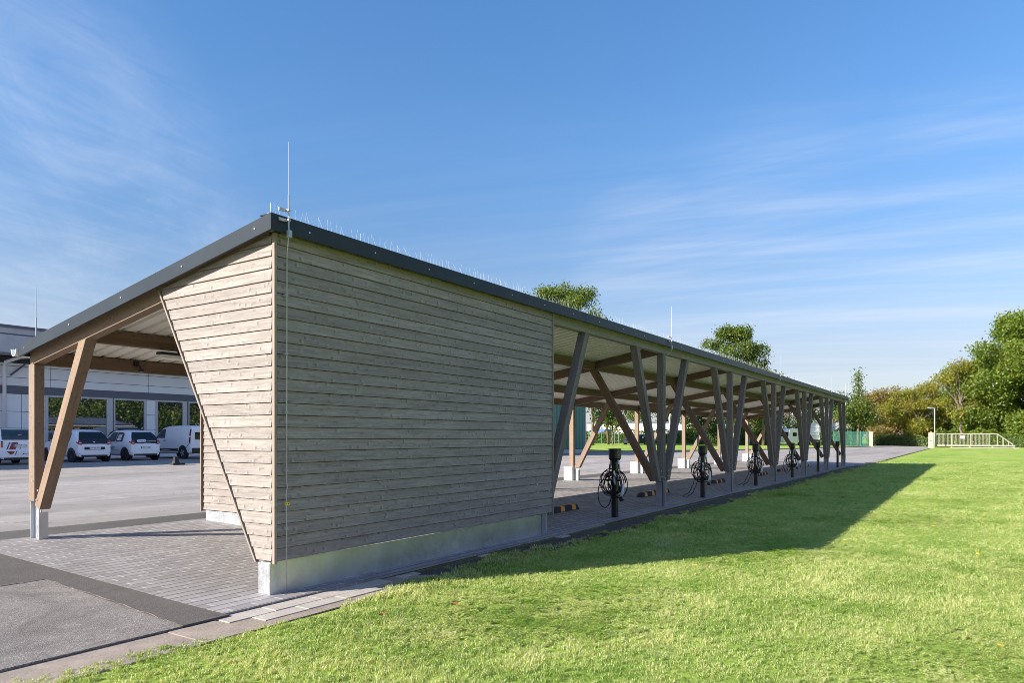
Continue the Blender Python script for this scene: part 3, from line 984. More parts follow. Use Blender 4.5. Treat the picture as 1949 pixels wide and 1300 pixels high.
# lightning protection
def rod(X, y, zlow, ztop, fac, conductor, tag_z=None):
    mb = MB(); mb.tube([(X, y, zlow), (X, y, zlow + .35)], .0075, 8); mb.tube([(X, y, zlow + .35), (X, y, ztop)], .0042, 8, r1=.003)
    r = mb.build('lightning_rod', M['steel_rod'], CP)
    if fac:
        for zz in (zlow + .12, zlow + .21):
            mb = MB(); mb.box(X - .085, X - .012, y + .024, y + .034, zz - .014, zz + .014); mb.box(X - .012, X + .012, y - .012, y + .034, zz - .009, zz + .009)
            mb.build('clamp', M['steel_rod'], r)
        mb = MB(); mb.box(X - .012, X + .026, y - .016, y + .014, zlow - .035, zlow + .03); mb.build('connector', M['steel_rod'], r)
    if conductor:
        mb = MB(); mb.tube(conductor, .0058, 6); mb.build('down_conductor', M['steel_rod'], r, smooth=True)
        X2, y2 = conductor[-1][0], conductor[-1][1]
        zz = conductor[-1][2] + .62
        while zz < conductor[0][2] - .25:
            mb = MB(); mb.box(X2 - .018, X2 + .012, y2 - .008, y2 + .035, zz - .010, zz + .010); mb.disc((X2, y2 - .008, zz), 'y', .011, .012, 8)
            mb.build('wire_holder', M['steel_rod'], r); zz += .535
    if tag_z:
        X2, y2 = conductor[-1][0], conductor[-1][1]
        mb = MB(); mb.box(X2 - .026, X2 + .026, y2 - .010, y2 - .007, tag_z - .014, tag_z + .014, 0)
        mb.box(X2 - .018, X2 - .010, y2 - .0112, y2 - .010, tag_z - .005, tag_z + .005, 1); mb.box(X2 + .010, X2 + .018, y2 - .0112, y2 - .010, tag_z - .005, tag_z + .005, 1)
        mb.build('warning_tag', [M['yellow'], M['black']], r)
    return r


ry = 5.178
XR = at_Y(549.5, 345, ry).x
XC = at_Y(545.5, 750, ry + .095).x
rod(XR, ry, 3.30, 4.13, True, [(XR, ry, 3.29), (XR, ry + .004, 3.24), (XC + .005, ry + .095, 3.14), (XC, ry + .095, 1.05), (XC + .008, ry + .095, 1.0), (XC - .004, ry + .095, .96), (XC, ry + .095, .5), (XC + .003, ry + .10, 0.0)], 0.845)
for X in (13.9, 23.6, 33.3):
    rod(X, ry, 3.30, 4.14, True, [(X, ry, 3.29), (X, ry + .02, 3.2), (X - .02, YF - .085, 3.1), (X - .02, YF - .085, 0.0)] if X < 30 else None, .6 if X < 16 else None)
rod(38.3, ry, 3.30, 4.14, True, None)
rod(4.18, 9.92, zt(9.92) - .05, 3.36, False, None)
for X in (18.0, 32.7):
    rod(X, 10.2, zt(10.2) - .05, 3.35, False, None)

# ------------------------------------------------------------------ light fittings and sensor under the roof
def tube_light(X, Y, z, label):
    t = thing('ceiling_light', label, 'ceiling light', (X, Y, z))
    mb = MB(); mb.prism([(-.05, 0), (.05, 0), (.06, -.035), (-.06, -.035)], 'x', -.62, .62); mb.build('housing', M['black'], t)
    mb = MB(); mb.prism([(-.055, -.0355), (.055, -.0355), (.045, -.075), (.02, -.09), (-.02, -.09), (-.045, -.075)], 'x', -.60, .60); mb.build('diffuser', M['lamp_white'], t, bevel=.004)
    mb = MB(); mb.box(-.35, -.33, -.02, .02, 0, .04); mb.box(.33, .35, -.02, .02, 0, .04); mb.build('bracket', M['black'], t)
    return t


tube_light(5.75, 8.80, zb_(8.87) - .035, 'long tube light hung under the purlin beside the gable wall')
tube_light(31.4, 10.02, zb_(10.1) - .03, 'tube light under the rear beam far along the carport')
t = thing('motion_sensor', 'black motion sensor fixed to the rear beam by the gable', 'sensor', (5.52, 10.045, zb_(10.1) + .12))
t.scale = (.62, .62, .62)
mb = MB(); mb.box(-.05, .05, -.05, .014, -.06, .06); mb.build('base', M['black'], t, bevel=.008)
mb = MB(); mb.tube([(0, -.05, -.03), (0.02, -.12, -.06), (.04, -.13, -.13)], .02, 8); mb.build('arm', M['black'], t)
mb = MB(); mb.disc((.05, -.13, -.16), 'z', .055, .07, 16); mb.build('head', M['black'], t, bevel=.01)

# ------------------------------------------------------------------ charging posts
def coil(rg, cx, cz, y, rx, rz, turns):
    pts = []
    nseg = 26 * turns
    ph = rg.uniform(0, 6)
    for i in range(nseg):
        a = 2 * math.pi * i / 26 + ph
        k = 1 + .10 * math.sin(a * .37 + ph) + .05 * math.sin(a * 1.7)
        pts.append((cx + rx * k * math.cos(a) + .03 * math.sin(a * .21 + ph), y + .045 * math.sin(a * .31 + ph), cz + rz * k * math.sin(a) - .03 * math.cos(a * .23)))
    return pts


def charging_post(X, label, seed, cables, trailing):
    rg = random.Random(seed)
    t = thing('charging_post', label, 'charging post', (X, 5.37, 0.015), 0, 'charging posts along the open side of the carport')
    mb = MB(); mb.box(-.055, .055, -.045, .045, -.03, 1.06); mb.build('post', M['black_paint'], t, bevel=.006)
    mb = MB(); mb.box(-.085, .085, -.07, .07, -.02, .006); mb.build('foot_plate', M['black_paint'], t)
    mb = MB()
    o8 = [(-.115, -.05), (-.085, -.085), (.085, -.085), (.115, -.05), (.115, .05), (.085, .085), (-.085, .085), (-.115, .05)]
    nn = len(mb.v)
    for (z, s) in ((1.02, .72), (1.065, .98), (1.205, 1.0), (1.222, 1.03), (1.236, 1.03)):
        mb.v += [(x * s, y * s, z) for x, y in o8]
    for r_ in range(4):
        for j in range(8):
            a, b_ = nn + r_ * 8 + j, nn + r_ * 8 + (j + 1) % 8
            mb.f.append((a, b_, b_ + 8, a + 8)); mb.m.append(0)
    mb.f.append(tuple(nn + 32 + j for j in range(8))); mb.m.append(0)
    mb.f.append(tuple(nn + j for j in range(7, -1, -1))); mb.m.append(0)
    mb.disc((-.03, -.0865, 1.12), 'y', .007, .006, 8, 1)
    mb.build('charger_head', [M['black'], M['screw']], t, bevel=.004)
    if not cables: return t
    def sw(pts): return [(p[1], -p[0], p[2]) for p in pts]
    for s in (-1, 1):
        mb = MB(); mb.tube(sw([(s * .065, 0, 1.03), (s * .080, -.01, .97), (s * .09, -.012, .90), (s * .10, -.01, .84)]), .021, 8, r1=.016)
        mb.build('plug', M['plug'], t, smooth=True)
        mb = MB(); mb.tube(sw([(s * .085, -.028, .96), (s * .095, -.030, .87)]), .012, 6); mb.build('plug_grip', M['black'], t)
        pts = [(s * .10, -.01, .84), (s * .15, -.02, .80), (s * .19, -.02, .74)]
        mb = MB(); mb.tube(sw(pts + coil(rg, s * .035, .62, -.07 + s * .02, .18, .215, 3)), .0092, 6)
        mb.tube(sw(coil(rg, s * .06, .57, -.08, .14, .17, 2)), .0092, 6)
        if s < 0 and trailing:
            mb.tube(sw([(-.17, -.05, .60), (-.20, -.06, .35), (-.30, -.10, .12), (-.46, -.16, .015), (-.35, -.14, .012), (-.2, -.12, .12), (-.10, -.08, .40), (-.12, -.06, .6)]), .0092, 6)
        elif s < 0:
            lp = [(-.16 + .13 * math.cos(a), -.09, .43 + .25 * math.sin(a)) for a in [2 * math.pi * i / 24 for i in range(24)]]
            mb.tube(sw(lp), .0092, 6, closed=True)
        mb.build('cable', M['cable'], t, smooth=True)
    mb = MB(); mb.tube(sw([(.20, -.09, .62), (.205, -.10, .55), (.195, -.10, .46), (.165, -.10, .40)]), .024, 8, r1=.030); mb.build('plug', M['plug'], t, smooth=True)
    mb = MB(); mb.disc((-.10, -.172, .345), 'x', .036, .05, 12); mb.build('plug_cap', M['black'], t)
    mb = MB(); mb.tube(sw([(.03, -.10, .84), (.045, -.11, .76), (.04, -.11, .66), (.06, -.10, .60)]), .020, 8); mb.build('plug', M['plug'], t, smooth=True)
    mb = MB(); mb.disc((-.065, 0, .64), 'x', .05, .03, 12); mb.box(-.10, .0, -.13, .13, .66, .69); mb.build('cable_hook', M['black'], t)
    return t


cx_ = [11.58, 16.48, 21.36, 26.36, 31.3, 36.3]
labs = ['black charging post nearest the boarded wall, with thick coiled cables',
        'second charging post from the boarded wall, cable trailing onto the paving',
        'third charging post from the boarded wall, coiled cables hanging low',
        'fourth charging post from the boarded wall, small cable coil',
        'bare black charging post, last but one before the far gable',
        'bare black charging post closest to the far gable']
for i, X in enumerate(cx_):
    charging_post(X, labs[i], 40 + i, i < 4, i in (1, 2))

# ------------------------------------------------------------------ wheel stops
def wheel_stop(X, Y, label):
    t = thing('wheel_stop', label, 'wheel stop', (X, Y, gz(Y) + .022), 0, 'wheel stops behind the charging posts')
    pr = [(-.075, 0), (.075, 0), (.055, .085), (.04, .10), (-.04, .10), (-.055, .085)]
    mb = MB(); L = .9
    mb.prism(pr, 'x', -L + .07, L - .07)
    for s in (-1, 1):
        a = [(s * (L - .07), p[0], p[1]) for p in pr]; b_ = [(s * L, p[0] * .9, p[1] * (.35 if p[1] > .05 else 1)) for p in pr]
        for i in range(6):
            j = (i + 1) % 6
            mb.poly([a[i], a[j], b_[j], b_[i]])
        mb.poly(b_)
    mb.build('body', M['rubber'], t)
    for q in (-.66, -.22, .22, .66):
        mb = MB()
        e = .002
        pp = [(-.0755 - e, .008), (-.055 - e, .085 + e), (-.04, .10 + e), (.04, .10 + e), (.055 + e, .085 + e), (.0755 + e, .008)]
        sk = .05
        for (a, b_) in zip(pp, pp[1:]):
            sa, sb = sk * a[1] * 6, sk * b_[1] * 6
            mb.poly([(q - .07 + sa, a[0], a[1]), (q + .07 + sa, a[0], a[1]), (q + .07 + sb, b_[0], b_[1]), (q - .07 + sb, b_[0], b_[1])])
        mb.build('reflective_band', M['orange'], t)
    return t


wl = ['orange banded wheel stop half hidden by the boarded wall', 'orange banded wheel stop behind the first open steel foot',
      'wheel stop with orange bands behind the second charging post', 'wheel stop with orange bands behind the third charging post',
      'wheel stop with orange bands behind the fourth charging post', 'small far wheel stop near the far gable']
for i, (X, Y) in enumerate(((11.35, 6.50), (16.25, 6.5), (21.9, 6.55), (26.9, 6.55), (30.6, 6.6), (35.2, 6.6))):
    wheel_stop(X, Y, wl[i])

# ------------------------------------------------------------------ text helper
def text_mesh(name, body, size, mat, parent, M4, depth=0.004, align='CENTER'):
    cu_ = bpy.data.curves.new(name, 'FONT'); cu_.body = body; cu_.size = size; cu_.align_x = align; cu_.align_y = 'CENTER'; cu_.extrude = depth
    tmp = bpy.data.objects.new('tmp_text', cu_); COL.objects.link(tmp)
    dg = bpy.context.evaluated_depsgraph_get()
    me = bpy.data.meshes.new_from_object(tmp.evaluated_get(dg))
    bpy.data.objects.remove(tmp); bpy.data.curves.remove(cu_)
    me.name = name; me.materials.clear(); me.materials.append(mat)
    o = link(name, me, parent)
    o.matrix_basis = M4
    return o


def face_rear(x, y, z):   # text facing -Y, reading left to right along +X
    return Matrix.Translation((x, y, z)) @ Matrix.Rotation(R(90), 4, 'X')


def face_left(x, y, z):   # text facing -X, reading along -Y
    return Matrix.Translation((x, y, z)) @ Matrix.Rotation(R(-90), 4, 'Z') @ Matrix.Rotation(R(90), 4, 'X')


# ------------------------------------------------------------------ cars
def paint(name, col): return plain(name, col, 0.32, 0, 0.02, 2, 0, 0.6)
M['car_white'] = paint('white_car_paint', (0.80, 0.81, 0.82))
M['car_grey'] = paint('grey_car_paint', (0.22, 0.22, 0.24))
M['car_dark'] = paint('dark_green_car_paint', (0.012, 0.022, 0.022))
M['glass'] = plain('dark_car_glass', (0.010, 0.014, 0.018), 0.05, 0, 0.0)
M['glass_blue'] = plain('tinted_glass', (0.03, 0.06, 0.07), 0.05, 0, 0.3, 1.5)
M['tail_red'] = plain('red_tail_lamp', (0.42, 0.012, 0.02), 0.2)
M['tail_clear'] = plain('clear_tail_lamp', (0.75, 0.72, 0.70), 0.2)
M['alloy'] = plain('alloy_wheel', (0.55, 0.56, 0.58), 0.3, 0.8)
M['tyre'] = plain('tyre_rubber', (0.015, 0.015, 0.016), 0.8)
M['plate'] = plain('number_plate_white', (0.78, 0.78, 0.75), 0.5)
M['eu_blue'] = plain('plate_blue', (0.01, 0.06, 0.42), 0.5)
M['ink'] = plain('black_lettering', (0.012, 0.012, 0.014), 0.5)
M['white_vinyl'] = plain('white_vinyl', (0.80, 0.80, 0.80), 0.5)
M['red_vinyl'] = plain('dark_red_vinyl', (0.28, 0.03, 0.045), 0.4)
M['pink_vinyl'] = plain('pink_vinyl', (0.60, 0.20, 0.30), 0.4)

HATCH = dict(L=3.6, ys=[0, .02, .06, .14, .26, .42, .62, 1.2, 1.9, 2.3, 2.72, 3.1, 3.42, 3.56, 3.6],
             zt=[.80, .86, .95, 1.10, 1.28, 1.43, 1.50, 1.555, 1.53, 1.37, 1.07, .99, .87, .74, .62],
             w=[.73, .755, .775, .795, .81, .818, .822, .825, .825, .82, .81, .79, .74, .68, .64], belt=.93, zb=.25, axle=(.50, 2.99), wr=.30)
SMART = dict(L=2.7, ys=[0, .02, .05, .12, .22, .34, .5, 1.0, 1.5, 1.8, 2.1, 2.4, 2.6, 2.7],
             zt=[.86, .95, 1.05, 1.22, 1.38, 1.47, 1.52, 1.55, 1.52, 1.38, 1.12, .98, .86, .66],
             w=[.74, .77, .785, .80, .815, .825, .83, .83, .83, .825, .81, .78, .72, .64], belt=.96, zb=.24, axle=(.38, 2.25), wr=.29)
VAN = dict(L=4.39, ys=[0, .02, .06, .12, .3, .8, 1.6, 2.3, 2.75, 3.1, 3.45, 3.9, 4.2, 4.35, 4.39],
           zt=[1.52, 1.70, 1.76, 1.785, 1.80, 1.82, 1.82, 1.80, 1.72, 1.52, 1.24, 1.10, .98, .85, .7],
           w=[.81, .835, .85, .86, .868, .875, .875, .875, .872, .865, .855, .83, .78, .72, .68], belt=1.10, zb=.28, axle=(.72, 3.54), wr=.33)


def ring(S, i):
    y, ztp, w = S['ys'][i], S['zt'][i], S['w'][i]
    zb, belt = S['zb'], S['belt']
    cab = max(0.0, min(1.0, (ztp - belt) / .35))
    bz = min(belt, ztp - .10)
    tw = w * (1 - .245 * cab) if S is not VAN else w * (1 - .11 * cab)
    return [(0, zb), (w * .84, zb), (w * .95, zb + .06), (w * .995, zb + .20), (w, (zb + .2 + bz) / 2), (w * .985, bz),
            (w * .985 + (tw - w * .985) * .5, bz + (ztp - .07 - bz) * .5), (tw, ztp - .07), (tw * .94, ztp - .032), (tw * .82, ztp - .008), (tw * .5, ztp + .006 * cab), (0, ztp + .012 * cab)]


def surf_x(S, y, z):
    ys = S['ys']
    i = max(0, min(len(ys) - 2, max(j for j in range(len(ys)) if ys[j] <= y)))
    t = (y - ys[i]) / (ys[i + 1] - ys[i])
    def xx(r):
        for (a, b_) in zip(r[1:], r[2:]):
            if a[1] <= z <= b_[1] and b_[1] > a[1]:
                return a[0] + (b_[0] - a[0]) * (z - a[1]) / (b_[1] - a[1])
        return r[7][0]
    return xx(ring(S, i)) * (1 - t) + xx(ring(S, i + 1)) * t


def top_z(S, y):
    ys = S['ys']
    i = max(0, min(len(ys) - 2, max(j for j in range(len(ys)) if ys[j] <= y)))
    t = (y - ys[i]) / (ys[i + 1] - ys[i])
    return S['zt'][i] * (1 - t) + S['zt'][i + 1] * t


def car_body(S, mat, parent):
    mb = MB(); nr = None
    for i in range(len(S['ys'])):
        r = ring(S, i)
        pts = [(x, S['ys'][i], z) for x, z in r] + [(-x, S['ys'][i], z) for x, z in r[-2:0:-1]]
        nr = len(pts)
        mb.v += pts
    for i in range(len(S['ys']) - 1):
        for j in range(nr):
            a, b_ = i * nr + j, i * nr + (j + 1) % nr
            mb.f.append((a, b_, b_ + nr, a + nr)); mb.m.append(0)
    mb.f.append(tuple(range(nr))); mb.m.append(0)
    e = (len(S['ys']) - 1) * nr
    mb.f.append(tuple(e + j for j in range(nr - 1, -1, -1))); mb.m.append(0)
    o = mb.build('body', mat, parent)
    me = o.data
    me.polygons.foreach_set('use_smooth', [True] * len(me.polygons))
    me.set_sharp_from_angle(angle=R(38)) if hasattr(me, 'set_sharp_from_angle') else None
    return o


def side_patch(S, name, pts, mat, parent, sides=(-1, 1), off=.012):
    for s in sides:
        mb = MB()
        mb.poly([(s * (surf_x(S, y, z) + off), y, z) for y, z in pts])
        mb.build(name, mat, parent)


def wheels(S, parent, rim):
    for yy in S['axle']:
        for s in (-1, 1):
            w = surf_x(S, yy, .62)
            mb = MB(); mb.disc((s * (w - .06), yy, S['wr'] + .03), 'x', S['wr'] + .065, .135, 28); mb.build('wheel_arch', M['black'], parent)
            mb = MB(); mb.disc((0, 0, 0), 'x', S['wr'], .19, 28)
            wh = mb.build('wheel', M['tyre'], parent, bevel=.02); wh.location = (s * (w - .085), yy, S['wr'])
            mb = MB()
            mb.disc((s * .097, 0, 0), 'x', .06, .012, 12)
            for q in range(5):
                a = 2 * math.pi * q / 5
                mb.prism([(math.cos(a) * .05 - math.sin(a) * .03, math.sin(a) * .05 + math.cos(a) * .03), (math.cos(a) * .05 + math.sin(a) * .03, math.sin(a) * .05 - math.cos(a) * .03),
                          (math.cos(a) * .2 + math.sin(a) * .045, math.sin(a) * .2 - math.cos(a) * .045), (math.cos(a) * .2 - math.sin(a) * .045, math.sin(a) * .2 + math.cos(a) * .045)], 'x', s * .094, s * .104)
            mb.build('rim', rim, wh)


def plate_at(parent, y, z, txt, w=.52, dark=False):
    mb = MB(); mb.box(-w / 2, w / 2, y - .012, y, z - .055, z + .055, 0); mb.box(-w / 2, -w / 2 + .045, y - .0135, y - .012, z - .05, z + .05, 1)
    p = mb.build('number_plate', [M['plate'], M['eu_blue']], parent)
    text_mesh('plate_text', txt, .095, M['ink'], p, face_rear(.02, y - .0145, z), .001)


def mirrors(S, parent, y, z, mat):
    for s in (-1, 1):
        mb = MB(); xx = surf_x(S, y, z)
        mb.hexa([(s * (xx - .01), y, z - .05), (s * (xx + .17), y + .02, z - .06), (s * (xx + .17), y + .12, z - .05), (s * (xx - .01), y + .10, z - .04),
                 (s * (xx - .01), y, z + .03), (s * (xx + .16), y + .02, z + .08), (s * (xx + .16), y + .12, z + .07), (s * (xx - .01), y + .10, z + .03)])
        m_ = mb.build('wing_mirror', M['black'], parent, bevel=.015)
        mb = MB(); mb.box(min(s * (xx + .06), s * (xx + .15)), max(s * (xx + .06), s * (xx + .15)), y - .004, y + .002, z - .03, z + .05); mb.build('mirror_glass', M['tail_clear'], m_)


def hatch_car(X, Y, label, plate, variant, paintm=None, S=HATCH, group='cars parked along the workshop'):
    t = thing('parked_car', label, 'car', (X, Y, gz(Y + 1) + .0), 0, group)
    pm = paintm or M['car_white']
    car_body(S, pm, t)
    wheels(S, t, M['black'] if variant < 2 else M['alloy'])
    b = S['belt']
    # side glass
    side_patch(S, 'side_window', [(.72, b + .03), (1.35, b + .02), (1.35, 1.43), (.95, 1.43), (.76, 1.38)], M['glass'], t)
    side_patch(S, 'side_window', [(1.40, b + .02), (2.42, b + .02), (2.32, 1.12), (2.02, 1.38), (1.85, 1.43), (1.40, 1.43)], M['glass_blue'], t)
    # windscreen
    mb = MB()
    yy = [1.95, 2.15, 2.3, 2.5, 2.68]
    for a, b2 in zip(yy, yy[1:]):
        mb.poly([(-.60, a, top_z(S, a) + .02), (.60, a, top_z(S, a) + .02), (.64, b2, top_z(S, b2) + .02), (-.64, b2, top_z(S, b2) + .02)])
    mb.build('windscreen', M['glass'], t)
    # rear glass hatch: dark panel reaching down to the bumper
    mb = MB()
    pr = [(.018, .62), (.055, .69), (.14, .66), (.26, .60), (.42, .50)]
    for (a, wa), (c2, wc) in zip(pr, pr[1:]):
        mb.poly([(-wa, a - .012, top_z(S, a) + .012), (wa, a - .012, top_z(S, a) + .012), (wc, c2 - .012, top_z(S, c2) + .012), (-wc, c2 - .012, top_z(S, c2) + .012)])
    hatch = mb.build('rear_hatch', M['glass'], t, smooth=True)
    if variant == 0:
        mb = MB(); mb.prism([(0, -.06), (.042, 0), (0, .06), (-.042, 0)], 'y', -.004, .004); o = mb.build('badge', M['tail_clear'], hatch)
        o.location = (0, .045, .95); o.rotation_euler = (R(-20), 0, 0)
        mb = MB(); mb.box(-.02, .26, .112, .122, 1.075, 1.082); o = mb.build('wiper', M['tail_clear'], hatch)
    else:
        mb = MB(); mb.poly([(-.40, .026, .93), (.02, .026, .95), (.04, .076, 1.06), (-.02, .081, 1.075), (-.36, .081, 1.06), (-.42, .056, 1.02)])
        c_ = mb.build('window_sticker', M['white_vinyl'], hatch)
        text_mesh('sticker_text', 'TOMATA', .09, M['ink'], c_, Matrix.Translation((-.19, .045, 1.0)) @ Matrix.Rotation(R(68), 4, 'X'), .001)
        text_mesh('sticker_text', 'GreenPartner', .09, M['white_vinyl'], hatch, Matrix.Translation((.32, .040, .985)) @ Matrix.Rotation(R(68), 4, 'X'), .001)
        text_mesh('sticker_text', 'www.greenpartner.de', .035, M['white_vinyl'], hatch, Matrix.Translation((.10, .012, .905)) @ Matrix.Rotation(R(68), 4, 'X'), .001)
        mb = MB(); mb.poly([(-(surf_x(S, y, z) + .018), y, z) for y, z in ((.92, 1.04), (1.26, 1.02), (1.22, 1.30), (.90, 1.32))][::-1])
        c_ = mb.build('window_sticker', M['white_vinyl'], t)
        text_mesh('sticker_text', 'TOMATA', .07, M['ink'], c_, face_left(-(surf_x(S, 1.08, 1.16) + .03), 1.08, 1.17), .001)
        text_mesh('door_lettering', '\u2014 JTC', .16, M['ink'], t, face_left(-(surf_x(S, 1.8, .75) + .012), 1.95, .80), .003)
        text_mesh('door_lettering', 'PATRIOT', .21, M['ink'], t, face_left(-(surf_x(S, 1.7, .62) + .012), 1.82, .62), .003)
    # tail lamps
    for s in (-1, 1):
        mb = MB()
        pts = [(.585, -.016, .815), (.735, .0, .86), (.752, .035, .95), (.71, .05, 1.03), (.60, .03, .99), (.57, .0, .90)]
        mb.poly([(s * x, y - .012, z) for x, y, z in pts]); mb.poly([(s * x, y - .012, z) for x, y, z in [pts[1], (.765, .16, .88), (.785, .15, .98), pts[2]]])
        lamp = mb.build('tail_lamp', M['tail_red'], t)
        mb = MB(); mb.box(min(s * .60, s * .70), max(s * .60, s * .70), -.022, -.016, .895, .925); mb.build('lamp_lens', M['tail_clear'], lamp)
        mb = MB(); mb.box(min(s * .56, s * .70), max(s * .56, s * .70), -.008, .01, .405, .425); mb.build('reflector', M['tail_red'], t)
    # bumper shading piece and plate
    mb = MB(); mb.box(-.66, .66, -.03, .3, .33, .56); mb.build('bumper', pm, t, bevel=.03)
    mb = MB(); mb.box(-.60, .60, -.02, .3, .245, .33); mb.build('bumper_skirt', M['black'], t, bevel=.01)
    if variant == 0:
        mb = MB(); mb.box(-.46, .46, -.036, 0, .60, .72); mb.build('plate_recess', M['black'], t)
        plate_at(t, -.037, .66, plate)
    else:
        plate_at(t, -.010, .66, plate)
    mirrors(S, t, 2.32, 1.02, pm)
    mb = MB(); mb.tube([(0, .75, 1.53), (0, .66, 1.64), (0, .52, 1.78)], .006, 5); mb.build('aerial', M['black'], t)
    side_patch(S, 'side_moulding', [(1.05, .50), (2.6, .50), (2.6, .535), (1.05, .535)], M['car_grey'], t)
    return t


hatch_car(17.28, 35.05, 'white hatchback with black plate recess and no stickers, behind the leaning gable strut', 'LP EP 816', 0)
hatch_car(19.93, 35.35, 'white hatchback with stickers on its rear window and lettering on the door', 'LP EV 1300', 1)
# small city car with red graphics
S = SMART
t = thing('parked_car', 'small white and grey city car with dark red graphics, cut by the photo edge', 'car', (13.95, 34.6, gz(35.5)), 0, 'cars parked along the workshop')
car_body(S, M['car_white'], t)
wheels(S, t, M['alloy'])
side_patch(S, 'side_panel', [(.20, 1.0), (.14, 1.10), (.30, 1.38), (.55, 1.45), (.62, 1.0), (.62, .62), (.20, .70)], M['car_grey'], t)
side_patch(S, 'side_window', [(.72, 1.0), (1.75, 1.0), (1.7, 1.2), (1.45, 1.42), (.75, 1.43)], M['glass_blue'], t)
mb = MB(); pr = [(.055, .66), (.12, .66), (.22, .625), (.33, .58), (.45, .54)]
for (a, wa), (c2, wc) in zip(pr, pr[1:]):
    mb.poly([(-wa, a - .012, top_z(S, a) + .012), (wa, a - .012, top_z(S, a) + .012), (wc, c2 - .012, top_z(S, c2) + .012), (-wc, c2 - .012, top_z(S, c2) + .012)])
hg = mb.build('rear_window', M['glass_blue'], t, smooth=True)
mb = MB(); mb.poly([(-.12, .09, 1.19), (.10, .075, 1.14), (.12, .16, 1.33), (-.02, .15, 1.30)]); mb.build('window_sticker', M['pink_vinyl'], hg)
for s in (-1, 1):
    mb = MB(); mb.box(min(s * .62, s * .76), max(s * .62, s * .76), -.02, .05, .74, 1.04); lamp = mb.build('lamp_surround', M['white_vinyl'], t, bevel=.03)
    for zz in (.80, .89, .98):
        mb = MB(); mb.disc((s * .69, -.024, zz), 'y', .042, .012, 14); mb.build('tail_lamp', M['tail_red'] if zz < .95 else M['black'], lamp)
mb = MB(); mb.box(-.70, .70, -.035, .3, .30, .62); bump_ = mb.build('bumper', M['white_vinyl'], t, bevel=.03)
for (pts, mt) in (([(-.42, .66), (-.18, .66), (-.06, .93), (-.12, .97), (-.30, .97)], 'red_vinyl'), ([(-.52, .66), (-.48, .66), (-.36, .97), (-.40, .97)], 'ink'), ([(-.02, .66), (0.0, .66), (.05, .76), (.03, .76)], 'ink')):
    mb = MB(); mb.poly([(x, -.012, z) for x, z in pts]); mb.build('graphic', M[mt], t)
for (pts, mt) in (([(-.52, .58), (-.20, .58), (-.28, .46), (-.38, .44)], 'red_vinyl'), ([(-.14, .60), (-.11, .60), (-.18, .42), (-.21, .42)], 'ink')):
    mb = MB(); mb.poly([(x, -.0385, z) for x, z in pts]); mb.build('graphic', M[mt], bump_)
text_mesh('bumper_lettering', '\u25a0 LP 29', .07, M['ink'], bump_, face_rear(.22, -.039, .46), .001)
plate_at(t, -.014, .83, 'SO WT 155')
mb = MB(); mb.box(-.60, .60, -.02, .25, .2, .30); mb.build('bumper_skirt', M['black'], t)
# van
S = VAN
t = thing('parked_van', 'white panel van with dark lower bumper parked beside the boarded inner wall', 'van', (23.22, 35.3, gz(36)), 0)
car_body(S, M['car_white'], t)
wheels(S, t, M['alloy'])
side_patch(S, 'side_window', [(2.42, 1.14), (3.38, 1.13), (3.15, 1.35), (2.85, 1.58), (2.55, 1.64), (2.42, 1.64)], M['glass_blue'], t)
side_patch(S, 'side_moulding', [(1.15, .42), (3.0, .42), (3.0, .56), (1.15, .56)], M['black'], t)
side_patch(S, 'door_handle', [(2.35, .98), (2.55, .98), (2.55, 1.03), (2.35, 1.03)], M['black'], t)
side_patch(S, 'bumper_corner', [(.03, .30), (.38, .30), (.38, .62), (.22, .78), (.05, .90), (.03, .88)], M['black'], t)
side_patch(S, 'lamp_column', [(.03, .92), (.14, .86), (.17, 1.2), (.14, 1.62), (.05, 1.62)], M['black'], t, off=.014)
side_patch(S, 'tail_lamp', [(.03, 1.02), (.13, 1.00), (.14, 1.42), (.04, 1.42)], M['tail_red'], t, off=.02)
side_patch(S, 'lamp_lens', [(.03, 1.17), (.138, 1.17), (.14, 1.26), (.035, 1.26)], M['tail_clear'], t, off=.025)
mb = MB(); mb.box(-.78, .78, -.05, .1, .30, .60); mb.build('bumper', M['black'], t, bevel=.03)
mb = MB(); mb.box(-.6, -.03, -.012, .0, 1.05, 1.45); mb.box(.03, .6, -.012, .0, 1.05, 1.45); mb.build('rear_window', M['glass'], t)
mb = MB()
for a, b2 in zip([2.78, 3.0, 3.2, 3.4], [3.0, 3.2, 3.4, 3.55]):
    mb.poly([(-.70, a, top_z(S, a) + .012), (.70, a, top_z(S, a) + .012), (.74, b2, top_z(S, b2) + .012), (-.74, b2, top_z(S, b2) + .012)])
mb.build('windscreen', M['glass'], t)
mirrors(S, t, 3.25, 1.16, M['black'])
# black stand on the asphalt
p = at_f(337, 876, 33.5)
t = thing('stepped_block', 'low black stepped block on the asphalt between the stickered hatchback and the van', 'block', (p.x, p.y, gz(p.y)))
t.scale = (.68, .8, .8)
mb = MB(); mb.box(-.42, .46, -.2, .2, 0, .10); mb.build('base', M['rubber'], t, bevel=.01)
mb = MB(); mb.hexa([(-.30, -.16, .1), (.10, -.16, .1), (.10, .16, .1), (-.30, .16, .1), (-.25, -.12, .24), (.05, -.12, .24), (.05, .12, .24), (-.25, .12, .24)]); mb.build('middle_step', M['rubber'], t, bevel=.01)
mb = MB(); mb.box(-.22, .06, -.09, .09, .24, .47); mb.build('upper_block', M['rubber'], t, bevel=.01)

